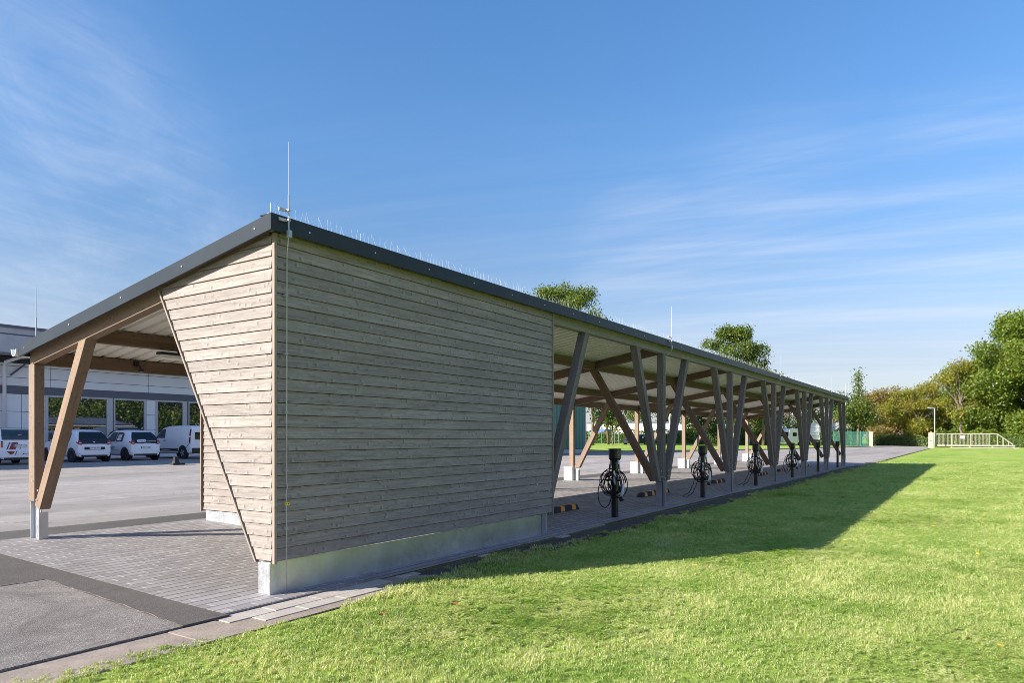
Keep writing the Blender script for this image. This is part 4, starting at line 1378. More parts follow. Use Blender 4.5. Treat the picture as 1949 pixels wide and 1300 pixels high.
# ------------------------------------------------------------------ workshop building at the left
WB = thing('workshop_building', 'low grey-white panelled workshop with dark ribbon windows behind the parked cars', 'building')
YW = 40.5
M['panel'] = plain('white_wall_panel', (0.78, 0.78, 0.78), 0.55, 0, 0.05, 0.4)
M['panel_grey'] = plain('grey_band', (0.105, 0.112, 0.145), 0.5, 0, 0.06, 0.5)
M['roof_panel'] = plain('weathered_eave_panel', (0.40, 0.40, 0.42), 0.7, 0, 0.18, 0.8)
M['dark_gap'] = plain('dark_joint', (0.05, 0.05, 0.055), 0.8)
M['frame'] = plain('window_frame', (0.50, 0.50, 0.49), 0.5, 0, 0.03)
M['win'] = plain('mirror_dark_glass', (0.02, 0.024, 0.028), 0.015, 0, 0.0)
M['win'].node_tree.nodes['Principled BSDF'].inputs['Specular IOR Level'].default_value = 1.0
M['win'].node_tree.nodes['Principled BSDF'].inputs['IOR'].default_value = 2.1
X0w, X1w = 2.0, 44.0
zl = lambda px, py: at_Y(px, py, YW).z
z_bt, z_bb = zl(0, 733), zl(0, 747.5)
z_wt, z_wb = zl(170, 756), 1.02
z_eave = 5.05
mb = MB(); mb.box(X0w, X1w, YW + .06, YW + 14, -.2, 5.5); mb.build('core', M['dark_gap'], WB)
# wall panels (with open joints) above the band and around the windows
def panels(x0, x1, zs, parent, xs):
    mb = MB()
    for za, zb2 in zip(zs, zs[1:]):
        for xa, xb in zip(xs, xs[1:]):
            mb.box(max(xa, x0) + .012, min(xb, x1) - .012, YW, YW + .059, za + .012, zb2 - .012)
    return mb
ux = [X0w + 5.25 * i for i in range(9)]
panels(X0w, X1w, [z_bt, z_bt + .42, z_bt + 1.0, 5.2], WB, ux).build('wall', M['panel'], WB)
mb = MB(); mb.box(X0w, X1w, YW - .05, YW + .058, z_bb, z_bt); mb.build('band', M['panel_grey'], WB)
mb = MB(); mb.box(X0w, X1w, YW - .02, YW + .058, z_wt + .01, z_bb - .001); mb.build('band', M['frame'], WB)
# windows: measured edges
wpx = [(88, 206), (216, 277), (297, 350), (357.5, 405), (425, 485)]
edges = [(at_Y(a, 780, YW).x, at_Y(b_, 780, YW).x) for a, b_ in wpx]
prev = X0w
solid = []
for (a, b_) in edges:
    solid.append((prev, a)); prev = b_
solid.append((prev, X1w))
mb = MB()
for (a, b_) in solid:
    if b_ - a < 0.30 and a > X0w: continue
    zz = -.1
    for zc in (.62, 1.9, 2.75, z_wt):
        xs = a
        while xs < b_ - .01:
            xe = min(xs + 2.4, b_)
            mb.box(xs + .012, xe - .012, YW, YW + .059, zz + .012, zc - .012); xs = xe
        zz = zc
mb.box(edges[0][0], edges[-1][1], YW, YW + .059, -.1, z_wb - .001)
mb.build('wall', M['panel'], WB)
for i, (a, b_) in enumerate(edges):
    mb = MB(); w = .09
    mb.box(a - .05, a + w, YW - .03, YW + .1, z_wb, z_wt); mb.box(b_ - w, b_ + (.28 if i in (0, 2) else .06), YW - .03, YW + .1, z_wb, z_wt)
    mb.box(a + w, b_ - w, YW - .03, YW + .1, z_wt - w, z_wt - .001); mb.box(a + w, b_ - w, YW - .03, YW + .1, z_wb, z_wb + w)
    if b_ - a > 4:
        mx_ = at_Y(143, 780, YW).x; mb.box(mx_ - .06, mx_ + .06, YW - .02, YW + .1, z_wb + w, z_wt - w)
    fr = mb.build('window', M['frame'], WB)
    mb = MB(); mb.poly([(a + w, YW + .03, z_wb + w), (b_ - w, YW + .03, z_wb + w), (b_ - w, YW + .03, z_wt - w), (a + w, YW + .03, z_wt - w)]); mb.build('pane', M['win'], fr)
# eave box and roof edge, projecting
YE = 38.9
ze1 = at_Y(0, 616, YE).z; ze0 = at_Y(0, 669, YE).z; zem = at_Y(0, 633, YE).z
mb = MB(); mb.box(X0w - 1, X1w, YE, YW + 14, ze0, zem - .05); mb.box(X0w - 1, X1w, YE + .05, YW + 13, zem - .05, zem + .02, 1)
mb.box(X0w - 1, X1w, YE + .02, YW + 13, zem + .02, ze1 - .13); mb.box(X0w - 1, X1w, YE - .03, YW + 13, ze1 - .13, ze1, 1)
mb.build('eave', [M['roof_panel'], M['panel_grey']], WB)
X = at_Y(6, 780, YW).x
mb = MB(); mb.tube([(X + 1.2, YE + .6, ze0 - .02), (X + .5, YE + .9, ze0 - .1), (X, YW - .25, ze0 - .35), (X, YW - .14, ze0 - .6), (X, YW - .14, .2)], .085, 10); mb.build('downpipe', M['panel'], WB, smooth=True)
mb = MB(); mb.tube([(X + .9, YW - .16, ze0 - .4), (X + .25, YW - .16, ze0 - 1.0)], .05, 6); mb.build('downpipe', M['panel_grey'], WB)

# ------------------------------------------------------------------ vegetation
def leaves_mesh(name, C, size, mat, rng, flat=0.0, aspect=1.7):
    """C: (n,3) leaf centres. One diamond-shaped quad per leaf, folded at random angles."""
    k = len(C)
    nrm = rng.normal(size=(k, 3)); nrm[:, 2] += flat; nrm /= np.linalg.norm(nrm, axis=1)[:, None]
    t = rng.normal(size=(k, 3)); t -= nrm * (t * nrm).sum(1)[:, None]; t /= np.linalg.norm(t, axis=1)[:, None]
    b = np.cross(nrm, t)
    s = (size * rng.uniform(.6, 1.35, k))[:, None]
    V = np.empty((k, 4, 3))
    V[:, 0] = C - t * s * .5; V[:, 1] = C + b * s * .5 / aspect + nrm * s * .06
    V[:, 2] = C + t * s * .5; V[:, 3] = C - b * s * .5 / aspect + nrm * s * .06
    me = bpy.data.meshes.new(name)
    me.vertices.add(4 * k); me.vertices.foreach_set('co', V.reshape(-1))
    me.loops.add(4 * k); me.loops.foreach_set('vertex_index', np.arange(4 * k, dtype=np.int32))
    me.polygons.add(k); me.polygons.foreach_set('loop_start', np.arange(0, 4 * k, 4, dtype=np.int32))
    me.update(calc_edges=True); me.validate()
    me.materials.append(mat)
    return me


def crown_points(rng, lobes, clumps, per, spread):
    """lobes: (x,y,z,rx,rz). Clumps of leaves sit towards the lobes' skins."""
    w = np.array([l[3] * l[3] for l in lobes]); w = w / w.sum()
    idx = rng.choice(len(lobes), clumps, p=w)
    L = np.array(lobes)[idx]
    d = rng.normal(size=(clumps, 3)); d /= np.linalg.norm(d, axis=1)[:, None]
    rad = rng.uniform(.25, 1.0, clumps) ** .45
    cen = L[:, :3] + d * rad[:, None] * np.stack([L[:, 3], L[:, 3], L[:, 4]], 1)
    pts = np.repeat(cen, per, 0) + rng.normal(size=(clumps * per, 3)) * spread
    return pts


def limb(mb, p0, p1, r0, r1, rg, k=6):
    p0, p1 = Vector(p0), Vector(p1)
    pts = []
    for i in range(k + 1):
        t = i / k
        w = (p1 - p0).length * .04 * math.sin(t * math.pi)
        pts.append(p0.lerp(p1, t) + Vector((rg.uniform(-w, w), rg.uniform(-w, w), 0)))
    mb.tube(pts, r0, 7, r1=r1)


def make_tree(name, label, seed, lobes, trunk_h, trunk_r, mat, clumps, per, leaf, spread, loc, group=None, twigs=0, bark='bark'):
    rng = np.random.default_rng(seed); rg = random.Random(seed)
    t = thing(name, label, 'tree', loc, 0, group)
    C = crown_points(rng, lobes, clumps, per, spread)
    C[:, 2] = np.maximum(C[:, 2], .25)
    link('crown', leaves_mesh('crown', C, leaf, mat, rng), t)
    mb = MB()
    top = max(l[2] for l in lobes)
    limb(mb, (0, 0, -.1), (0, 0, trunk_h), trunk_r, trunk_r * .75, rg)
    limb(mb, (0, 0, trunk_h), (lobes[0][0] * .3, lobes[0][1] * .3, top), trunk_r * .75, trunk_r * .12, rg, 8)
    for l in lobes[:14]:
        limb(mb, (0, 0, trunk_h + (l[2] - trunk_h) * rg.uniform(.1, .4)), (l[0], l[1], l[2]), trunk_r * .34, trunk_r * .06, rg)
    for _ in range(twigs):
        l = rg.choice(lobes); a = rg.uniform(0, 6.28)
        s_ = Vector((l[0], l[1], l[2] + l[4] * .5)); e = s_ + Vector((math.cos(a) * l[3] * .7, math.sin(a) * l[3] * .7, l[4] * rg.uniform(.7, 1.35)))
        limb(mb, s_, e, .05, .02, rg, 4)
    mb.build('trunk', M[bark], t, smooth=True)
    return t


def round_lobes(rg, n_, R_, zc, Rz, lr):
    """uneven crown: lobes reach out to different lengths, with bays between them"""
    out_ = []
    p1, p2 = rg.uniform(0, 6.28), rg.uniform(0, 6.28)
    for i in range(n_):
        a = rg.uniform(0, 6.28); u = rg.uniform(-1, 1)
        reach = 1 + .13 * math.sin(2 * a + p1 + 2 * u) + .10 * math.sin(5 * a + p2 - 3 * u)
        r = math.sqrt(1 - u * u) * R_ * rg.uniform(.35, 1.0) * reach
        out_.append((math.cos(a) * r, math.sin(a) * r, zc + u * Rz * .9 * (.85 + .15 * reach), lr * rg.uniform(.55, 1.3), lr * rg.uniform(.45, .95)))
    return out_


def ground_at(px, f):
    p = at_f(px, 832, f)
    return (p.x, p.y, gz(p.y))


rg = random.Random(5)
# the two oaks showing over the roof, and neighbours behind the far lawn
make_tree('deciduous_tree', 'tall green tree rising over the roof just past the boarded wall', 21, round_lobes(rg, 100, 7.6, 15.8, 7.8, 1.5), 8, .45, M['leaf_green'], 4200, 14, .27, .34, ground_at(1070, 104), 'trees behind the far lawn')
make_tree('deciduous_tree', 'round green tree rising over the middle of the roof', 22, round_lobes(rg, 96, 5.4, 11.2, 6.9, 1.25), 6, .4, M['leaf_green'], 3600, 14, .26, .30, ground_at(1392, 108), 'trees behind the far lawn')
make_tree('deciduous_tree', 'low green outlier crown just right of the tree over the middle of the roof', 23, round_lobes(rg, 18, 3.4, 8.2, 4.2, 1.2), 5, .25, M['leaf_green'], 420, 11, .3, .35, ground_at(1452, 110), 'trees behind the far lawn')
make_tree('deciduous_tree', 'little green crown just right of the tree past the boarded wall', 26, round_lobes(rg, 8, 1.6, 16.2, 3.6, 1.1), 9, .2, M['leaf_green'], 420, 11, .28, .32, ground_at(1158, 106), 'trees behind the far lawn')
pl = [(0, 0, 3.5 + i * .8, 1.5 - .11 * i, .8) for i in range(10)] + [(rg.uniform(-2.6, 2.6), rg.uniform(-2, 2), rg.uniform(3.4, 6.4), 1.5, 1.1) for _ in range(10)]
make_tree('deciduous_tree', 'slim pointed tree with bare trunk beside the far roof end', 24, pl, 3.4, .2, M['leaf_green'], 900, 9, .26, .26, ground_at(1634, 103), 'trees behind the far lawn')
# far trees seen beneath the roof
specs = [(1128, 98, 5.5, 7.0, 4.2, 'leaf_dark', 'dark tree right of the green clad hall'), (1166, 104, 2.6, 5.0, 2.3, 'leaf_bright', 'slender young tree with pale trunk seen under the roof beside the dark car'),
         (1215, 150, 5, 8.5, 3.8, 'leaf_green', 'distant tree above the white warehouse, left one'), (1268, 152, 5.5, 8.0, 4.0, 'leaf_green', 'distant tree above the white warehouse, middle one'), (1322, 128, 5, 7.0, 4.4, 'leaf_dark', 'dark spreading tree seen between the struts right of the warehouse'),
         (1362, 132, 5, 6.5, 4.2, 'leaf_dark', 'dark spreading tree behind the rear downpipe'), (1412, 126, 3.6, 5.6, 3.4, 'leaf_autumn', 'yellowing tree seen low under the middle of the roof'), (1450, 130, 4, 6.5, 3.8, 'leaf_green', 'green tree left of the caravan'),
         (1500, 128, 5.0, 6.6, 4.4, 'leaf_dark', 'dark tree behind the caravan'), (1540, 132, 4.5, 6.5, 3.8, 'leaf_bright', 'light green tree between caravan and white box trailer'), (1585, 126, 4.6, 6.0, 4.0, 'leaf_dark', 'dark tree behind the box trailer'),
         (1660, 116, 3.6, 4.4, 3.0, 'leaf_dark', 'small dark tree behind the mesh fence by the road')]
for i, (px, f, R_, zc, Rz, mt, lab) in enumerate(specs):
    slender = 'slender' in lab
    make_tree('deciduous_tree', lab, 60 + i, round_lobes(rg, 14, R_ * .8, zc, Rz, R_ * .36), zc - Rz * (.95 if slender else .9), .16 if slender else .28, M[mt], 380 if slender else 620, 9, .30, .34, ground_at(px, f), 'trees behind the far lawn')
# autumn thicket and large trees behind the gate
aut = [(1690, 112, 4.6, 4.6, 4.4, 'leaf_rust', 'rusty brown bush left of the golden bushes behind the road end'), (1722, 110, 4.4, 4.4, 4.2, 'leaf_autumn', 'golden autumn bush left of the gate lamp'),
       (1764, 113, 4.6, 4.8, 4.6, 'leaf_autumn', 'golden green autumn bush right behind the gate lamp'), (1806, 112, 4.4, 4.2, 4.4, 'leaf_green', 'green bush behind the white gate sign'),
       (1846, 110, 5.0, 5.2, 5.2, 'leaf_bright', 'bright green bush filling the space between the gate sign and the huge tree')]
for i, (px, f, R_, zc, Rz, mt, lab) in enumerate(aut):
    make_tree('autumn_bush', lab, 90 + i, round_lobes(rg, 34, R_ * .9, zc, Rz, R_ * .30), 1.2, .16, M[mt], 2000, 14, .22, .26, ground_at(px, f), 'bushes behind the sliding gate', 26, 'twig')
make_tree('deciduous_tree', 'thin tree with bare brown top left of the huge tree', 97, round_lobes(rg, 16, 3.0, 8.0, 4.6, 1.1), 4.0, .2, M['leaf_autumn'], 600, 8, .26, .36, ground_at(1829, 104), 'trees behind the sliding gate', 40, 'twig')
big = round_lobes(rg, 130, 9.4, 10.2, 9.8, 1.8)
make_tree('deciduous_tree', 'huge green tree at the right edge of the photo behind the gate', 98, big, 3.0, .55, M['leaf_bright'], 9500, 15, .33, .42, ground_at(1985, 100), 'trees behind the sliding gate')
make_tree('deciduous_tree', 'broad green tree filling the gap left of the huge one behind the gate', 99, round_lobes(rg, 46, 5.6, 6.6, 6.0, 1.8), 2.4, .35, M['leaf_bright'], 4000, 15, .30, .36, ground_at(1878, 106), 'trees behind the sliding gate')
make_tree('deciduous_tree', 'dense low tree beyond the sloping end of the gate', 100, round_lobes(rg, 34, 4.4, 3.8, 3.6, 1.5), 1.5, .25, M['leaf_green'], 1300, 10, .28, .38, ground_at(1915, 108), 'trees behind the sliding gate')
# trees behind the photographer's lawn: mirrored in the workshop windows
for i, (x, y, s_) in enumerate(((30, -38, 1.0), (40, -40, 1.2), (49, -37, 1.0), (58, -41, 1.15), (67, -38, 1.05), (76, -42, 1.25), (85, -38, 1.0), (94, -40, 1.2), (104, -38, 1.1), (114, -41, 1.2), (35, -49, 1.5), (45, -50, 1.5), (54, -49, 1.6), (63, -50, 1.5), (72, -49, 1.5), (81, -50, 1.6), (90, -49, 1.5), (100, -50, 1.6), (25, -46, 1.2), (53, -43, 1.2), (62, -36, 1.0))):
    make_tree('lawn_side_tree', 'leafy tree across the lawn, mirrored in the workshop windows', 120 + i, [(l[0] * s_, l[1] * s_, l[2] * s_, l[3] * s_, l[4] * s_) for l in round_lobes(rg, 14, 5.6, 6.8, 5.6, 2.3)], 2.0, .35, M['leaf_green'], 620, 9, .5, .5, (x, y, 0), 'trees across the lawn')


def hedge(name, label, pts, h, w, mat, seed, leaf=.2, density=60, group=None, rough=.12):
    rng = np.random.default_rng(seed)
    allp = []
    mb = MB()
    base = Vector(pts[0])
    for a, b_ in zip(pts, pts[1:]):
        a, b_ = Vector(a), Vector(b_)
        d = (b_ - a); L = d.length; d.normalize(); q = Vector((-d.y, d.x, 0))
        n_ = int(L * (2 * h + w) * density * 2.2)
        u = rng.uniform(-.02, 1.02, n_) * L
        per = 2 * h + w
        s = rng.uniform(0, per, n_)
        wob = rough * np.sin(u * 1.3 + seed) + rough * .7 * np.sin(u * 3.1 + 2 * seed)
        off = np.where(s < h, -w / 2, np.where(s < h + w, s - h - w / 2, w / 2))
        zz = np.where(s < h, s, np.where(s < h + w, h + wob, per - s))
        dep = rng.exponential(.10, n_)
        off = off * (1 - np.minimum(dep, .8)) + rng.normal(size=n_) * .08; zz = np.maximum(.03, zz * (1 - np.minimum(dep, .6) * .4) + wob * .4 + rng.normal(size=n_) * .07)
        P = np.stack([a.x + d.x * u + q.x * off, a.y + d.y * u + q.y * off, a.z + (b_.z - a.z) * u / L + zz], 1)
        allp.append(P)
        c = [a - q * (w * .36), b_ - q * (w * .36), b_ + q * (w * .36), a + q * (w * .36)]
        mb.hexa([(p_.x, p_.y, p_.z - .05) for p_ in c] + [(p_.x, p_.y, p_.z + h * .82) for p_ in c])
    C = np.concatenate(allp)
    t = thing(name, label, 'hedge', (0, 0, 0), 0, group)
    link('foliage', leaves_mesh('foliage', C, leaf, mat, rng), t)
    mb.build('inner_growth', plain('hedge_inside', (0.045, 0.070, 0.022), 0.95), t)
    return t


def G(px, f): return Vector(ground_at(px, f))
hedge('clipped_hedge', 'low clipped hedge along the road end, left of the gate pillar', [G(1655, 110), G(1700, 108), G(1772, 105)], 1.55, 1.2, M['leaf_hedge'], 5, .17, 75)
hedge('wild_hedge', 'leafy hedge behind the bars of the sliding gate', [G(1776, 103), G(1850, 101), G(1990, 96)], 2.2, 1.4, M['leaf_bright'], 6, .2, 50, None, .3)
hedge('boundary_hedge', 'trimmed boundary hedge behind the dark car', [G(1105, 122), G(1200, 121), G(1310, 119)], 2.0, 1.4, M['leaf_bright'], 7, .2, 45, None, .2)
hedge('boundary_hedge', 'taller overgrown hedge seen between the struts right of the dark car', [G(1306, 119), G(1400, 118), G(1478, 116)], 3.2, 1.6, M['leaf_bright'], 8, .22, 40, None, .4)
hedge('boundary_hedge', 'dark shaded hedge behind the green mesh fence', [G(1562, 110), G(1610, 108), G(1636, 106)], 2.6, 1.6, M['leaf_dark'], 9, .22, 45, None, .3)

# ------------------------------------------------------------------ far buildings and vehicles
M['teal'] = plain('teal_corrugated_sheet', (0.055, 0.20, 0.155), 0.45, 0, 0.12, 0.5)
M['grey_trim'] = plain('grey_corner_trim', (0.40, 0.42, 0.46), 0.5)
pA = at_f(1113, 832, 60.5)
HB = thing('green_clad_hall', 'teal corrugated hall with grey corner trim seen behind the first bay', 'building')
mb = MB()
x = pA.x - .12; k = 0
yw = pA.y
while x > pA.x - 16:
    mb.prism([(x, yw), (x - .08, yw - .07), (x - .30, yw - .07), (x - .38, yw)], 'z', gz(yw) + .35, 6.2); x -= .55
mb.box(pA.x - 16, pA.x - .1, yw + .001, yw + 12, gz(yw) + .3, 6.2)
mb.build('wall', M['teal'], HB)
mb = MB(); mb.box(pA.x - .1, pA.x + .03, yw - .09, yw + .10, gz(yw) + .3, 6.25); mb.build('corner_trim', M['grey_trim'], HB)
mb = MB(); mb.box(pA.x - 16, pA.x, yw - .03, yw + 12, gz(yw) - .1, gz(yw) + .298); mb.build('base', M['grey_trim'], HB)
mb = MB(); mb.box(pA.x - 16.2, pA.x + .2, yw - .3, yw + 12.2, 6.2, 6.45); mb.build('roof', M['panel_grey'], HB)
# white warehouse behind the hedge
M['ware_white'] = plain('white_render', (0.80, 0.80, 0.78), 0.7, 0, 0.03, 0.3)
M['ware_red'] = plain('red_stripe', (0.45, 0.09, 0.06), 0.6)
M['ware_blue'] = plain('blue_tarpaulin', (0.03, 0.10, 0.40), 0.6)
a = at_f(1118, 832, 150); b_ = at_f(1320, 832, 142)
dirw = Vector((b_.x - a.x, b_.y - a.y, 0)); L = dirw.length
WH = thing('warehouse', 'long flat white warehouse beyond the hedge', 'building', (a.x, a.y, .4), math.atan2(dirw.y, dirw.x))
mb = MB(); mb.box(0, L, 0, 12, -.4, 3.9); mb.build('wall', M['ware_white'], WH)
mb = MB(); mb.box(-.15, L + .15, -.15, 12.1, 3.9, 4.15); mb.build('roof', M['panel_grey'], WH)
mb = MB(); mb.box(2, 11, -.05, -.001, 2.5, 2.72); mb.build('stripe', M['ware_red'], WH)
mb = MB()
for i in range(4): mb.box(13 + i * 1.9, 14.3 + i * 1.9, -.04, -.002, 1.6, 2.4)
mb.build('window', M['glass'], WH)
p = at_f(1150, 832, 138)
tb = thing('covered_container', 'blue tarpaulin covered container in front of the warehouse', 'container', (p.x, p.y, .4))
mb = MB(); mb.box(-1.3, 1.3, -1, 1, 0, 1.9); mb.build('box', M['ware_red'], tb)
mb = MB(); mb.prism([(-1.4, 1.905), (1.4, 1.905), (1.1, 2.6), (-1.1, 2.6)], 'y', -1.05, 1.05); mb.build('tarpaulin', M['ware_blue'], tb, bevel=.08)
# dark estate car seen side-on
p = at_f(1218, 832, 108)
t = hatch_car(p.x, p.y, 'dark green car parked in front of the boundary hedge', 'LP KT 77', 2, M['car_dark'], HATCH, None)
t.rotation_euler = (0, 0, R(75)); t.location = (p.x + 1.5, p.y, gz(p.y)); t.scale = (1.05, 1.15, .95)
# caravan
p = at_f(1513, 832, 112)
t = thing('caravan', 'white caravan with rounded dark windows parked on the far lawn', 'caravan', (p.x, p.y, gz(p.y)), R(-35))
mb = MB(); mb.prism([(-2.1, .45), (1.9, .45), (2.05, 1.1), (2.0, 2.2), (1.7, 2.62), (-1.7, 2.66), (-2.05, 2.45), (-2.25, 1.2)], 'y', -1.05, 1.05); mb.build('body', M['car_white'], t, bevel=.08)
for (x0, x1, z0, z1) in ((-1.45, -.65, 1.45, 2.02), (.15, .9, 1.5, 2.0)):
    mb = MB(); mb.box(x0, x1, -1.075, -1.04, z0, z1); mb.build('window', M['glass'], t, bevel=.03)
mb = MB(); mb.box(-.28, -.08, -1.07, -1.04, .95, 1.1); mb.build('service_hatch', M['black'], t)
for s in (-1, 1):
    mb = MB(); mb.disc((0, s * .95, .32), 'y', .32, .18, 18); mb.build('wheel', M['tyre'], t)
mb = MB(); mb.box(-2.28, -2.2, -.9, .9, 1.4, 2.1); mb.build('front_window', M['glass'], t)
mb = MB(); mb.tube([(-2.2, 0, .45), (-3.2, 0, .5)], .05, 6); mb.tube([(-3.1, 0, .5), (-3.1, 0, 0)], .04, 6); mb.build('drawbar', M['galv'], t)
# box trailer
p = at_f(1556, 832, 114)
t = thing('box_trailer', 'tall white ribbed box trailer standing right of the caravan', 'trailer', (p.x, p.y, gz(p.y)), R(-50))
mb = MB(); zs = [.9, 1.55, 1.95, 2.75, 3.55]
for za, zb2 in zip(zs, zs[1:]): mb.box(-1.25, 1.25, -3.0, 3.0, za + .02, zb2 - .02)
mb.box(-1.23, 1.23, -2.98, 2.98, .9, 3.54, 1)
mb.build('body', [M['car_white'], M['panel_grey']], t)
mb = MB(); mb.box(-1.2, 1.2, -3.2, 3.1, .55, .91); mb.build('chassis', M['black'], t)
for yy in (-1.0, 1.0):
    for s in (-1, 1):
        mb = MB(); mb.disc((s * 1.05, yy, .36), 'x', .36, .22, 18); mb.build('wheel', M['tyre'], t)
mb = MB(); mb.box(-1.2, 1.2, -3.02, -3.001, 1.0, 1.9); mb.build('rear_panel', M['panel_grey'], t)

# ------------------------------------------------------------------ mesh fence, gate and lamps at the road end
M['fence_green'] = plain('green_fence', (0.03, 0.17, 0.13), 0.5)
M['gate_white'] = plain('cream_gate_paint', (0.34, 0.31, 0.245), 0.6, 0, 0.08)
fa, fb = G(1586, 104), G(1656, 97)
t = thing('mesh_fence', 'green wire mesh fence between the far gable and the road', 'fence')
nP = 4
for i in range(nP + 1):
    q = fa.lerp(fb, i / nP); mb = MB(); mb.box(q.x - .03, q.x + .03, q.y - .03, q.y + .03, q.z - .1, q.z + 2.25); mb.build('post', M['fence_green'], t)
for i in range(nP):
    q0, q1 = fa.lerp(fb, i / nP), fa.lerp(fb, (i + 1) / nP)
    mb = MB(); L = (q1 - q0).length; k = int(L / .055)
    for j in range(1, k):
        q = q0.lerp(q1, j / k); mb.box(q.x - .006, q.x + .006, q.y - .006, q.y + .006, q.z + .05, q.z + 2.1)
    for zz in [.08 + .2 * j for j in range(11)]:
        mb.tube([q0 + Vector((0, 0, zz)), q1 + Vector((0, 0, zz))], .007, 4)
    mb.build('mesh_panel', M['fence_green'], t)
# long boundary fence in front of hedges (posts and wires)
fa, fb = G(1120, 117), G(1480, 112.5)
t = thing('boundary_fence', 'thin green boundary fence running in front of the hedge under the roof', 'fence')
for i in range(15):
    q = fa.lerp(fb, i / 14); mb = MB(); mb.box(q.x - .04, q.x + .04, q.y - .04, q.y + .04, q.z - .1, q.z + 2.0); mb.build('post', M['fence_green'], t)
mb = MB()
for zz in (.3, .7, 1.1, 1.5, 1.9): mb.tube([fa + Vector((0, 0, zz)), fb + Vector((0, 0, zz))], .01, 4)
mb.build('wire', M['fence_green'], t)
# pillars and gate
q = G(1658, 96.5)
t = thing('gate_pillar', 'white gate pillar at the end of the green mesh fence', 'pillar', q)
mb = MB(); mb.box(-.11, .11, -.22, .22, -.1, 1.95); mb.build('shaft', M['gate_white'], t); mb = MB(); mb.box(-.15, .15, -.27, .27, 1.95, 2.05); mb.build('cap', M['gate_white'], t)
q = G(1772, 92.5)
t = thing('gate_pillar', 'broad cream gate pillar with an orange beacon on top', 'pillar', q)
mb = MB(); mb.box(-.2, .2, -.30, .30, -.1, 2.05); mb.build('shaft', M['gate_white'], t)
mb = MB(); mb.disc((0, 0, 2.13), 'z', .11, .16, 14); mb.build('beacon', M['orange'], t, bevel=.03)
mb = MB(); mb.box(-.21, -.2005, -.05, .05, .9, 1.05); mb.build('key_switch', M['black'], t)
GX = 108.0
gy0, gy1 = 4.1, -2.5
t = thing('sliding_gate', 'cream barred sliding gate pushed open onto the lawn', 'gate', (GX, 0, 0))
mb = MB(); mb.box(-.06, .06, gy1, gy0, 1.80, 1.90); mb.build('top_rail', M['gate_white'], t)
mb = MB(); mb.box(-.08, .08, -4.35, gy0 + .1, .26, .44); mb.build('bottom_rail', M['gate_white'], t)
mb = MB(); mb.box(-.05, .05, -4.35, 2.6, .02, .10)
for yy in (-4.2, -2.0, .4, 2.4): mb.box(-.06, .06, yy - .08, yy + .08, .10, .22)
mb.build('floor_track', M['gate_white'], t)
yy = gy0 - .1; i = 0
mb = MB()
while yy > gy1 + .9:
    mb.box(-.015, .015, yy - .013, yy + .013, .44, 1.78); yy -= .145
mb.build('bars', M['gate_white'], t)
for yy in (gy0 - .05, 2.35, .35, -1.65, gy1):
    mb = MB(); mb.box(-.05, .05, yy - .04, yy + .04, .44, 1.78); mb.build('stile', M['gate_white'], t)
mb = MB(); mb.tube([(0, gy1, 1.85), (0, -4.15, .50)], .07, 4)
mb.box(-.04, .04, -3.15, -3.05, .44, 1.38); mb.box(-.04, .04, -3.70, -3.62, .44, .95); mb.build('brace', M['gate_white'], t)
mb = MB(); mb.box(-.04, -.022, .95, 1.40, 1.25, 1.62); mb.build('sign_plate', M['ware_white'], t)
mb = MB(); mb.box(-.3, .3, -4.75, -4.2, 0, .10); mb.build('end_footing', M['slab'], t)


def lamp(px, f, h, arm, label, cat='street lamp'):
    q = G(px, f)
    t = thing('street_lamp', label, cat, q)
    mb = MB(); mb.tube([(0, 0, -.1), (0, 0, h)], .07, 10, r1=.05); mb.build('pole', M['lamp_pole'], t, smooth=True)
    d = Vector((ST, -CT, 0)) * arm
    mb = MB(); mb.tube([(0, 0, h - .04), (d.x, d.y, h)], .05, 8); e = d * .35
    mb.build('arm', M['lamp_pole'], t)
    c = d * .75; s_ = d.normalized(); w = Vector((-s_.y, s_.x, 0)) * .13
    a, b_ = d * .45, d * 1.05
    mb = MB(); mb.hexa([(*(a - w).xy, h - .07), (*(b_ - w).xy, h - .03), (*(b_ + w).xy, h - .03), (*(a + w).xy, h - .07), (*(a - w).xy, h + .05), (*(b_ - w).xy, h + .07), (*(b_ + w).xy, h + .07), (*(a + w).xy, h + .05)])
    mb.build('lamp_head', M['lamp_pole'], t)
    return t


M['lamp_pole'] = plain('grey_lamp_pole', (0.40, 0.41, 0.43), 0.45)
lamp(1779, 91, 5.2, -.8, 'grey lamp post with short arm at the gate pillar')
lamp(1610, 118, 10.2, .9, 'tall thin street lamp above the far gable')
lamp(1178, 118, 6.2, .7, 'thin lamp post under the roof, left of the dark car')
lamp(1551, 135, 8.0, .7, 'lamp post rising behind the box trailer')

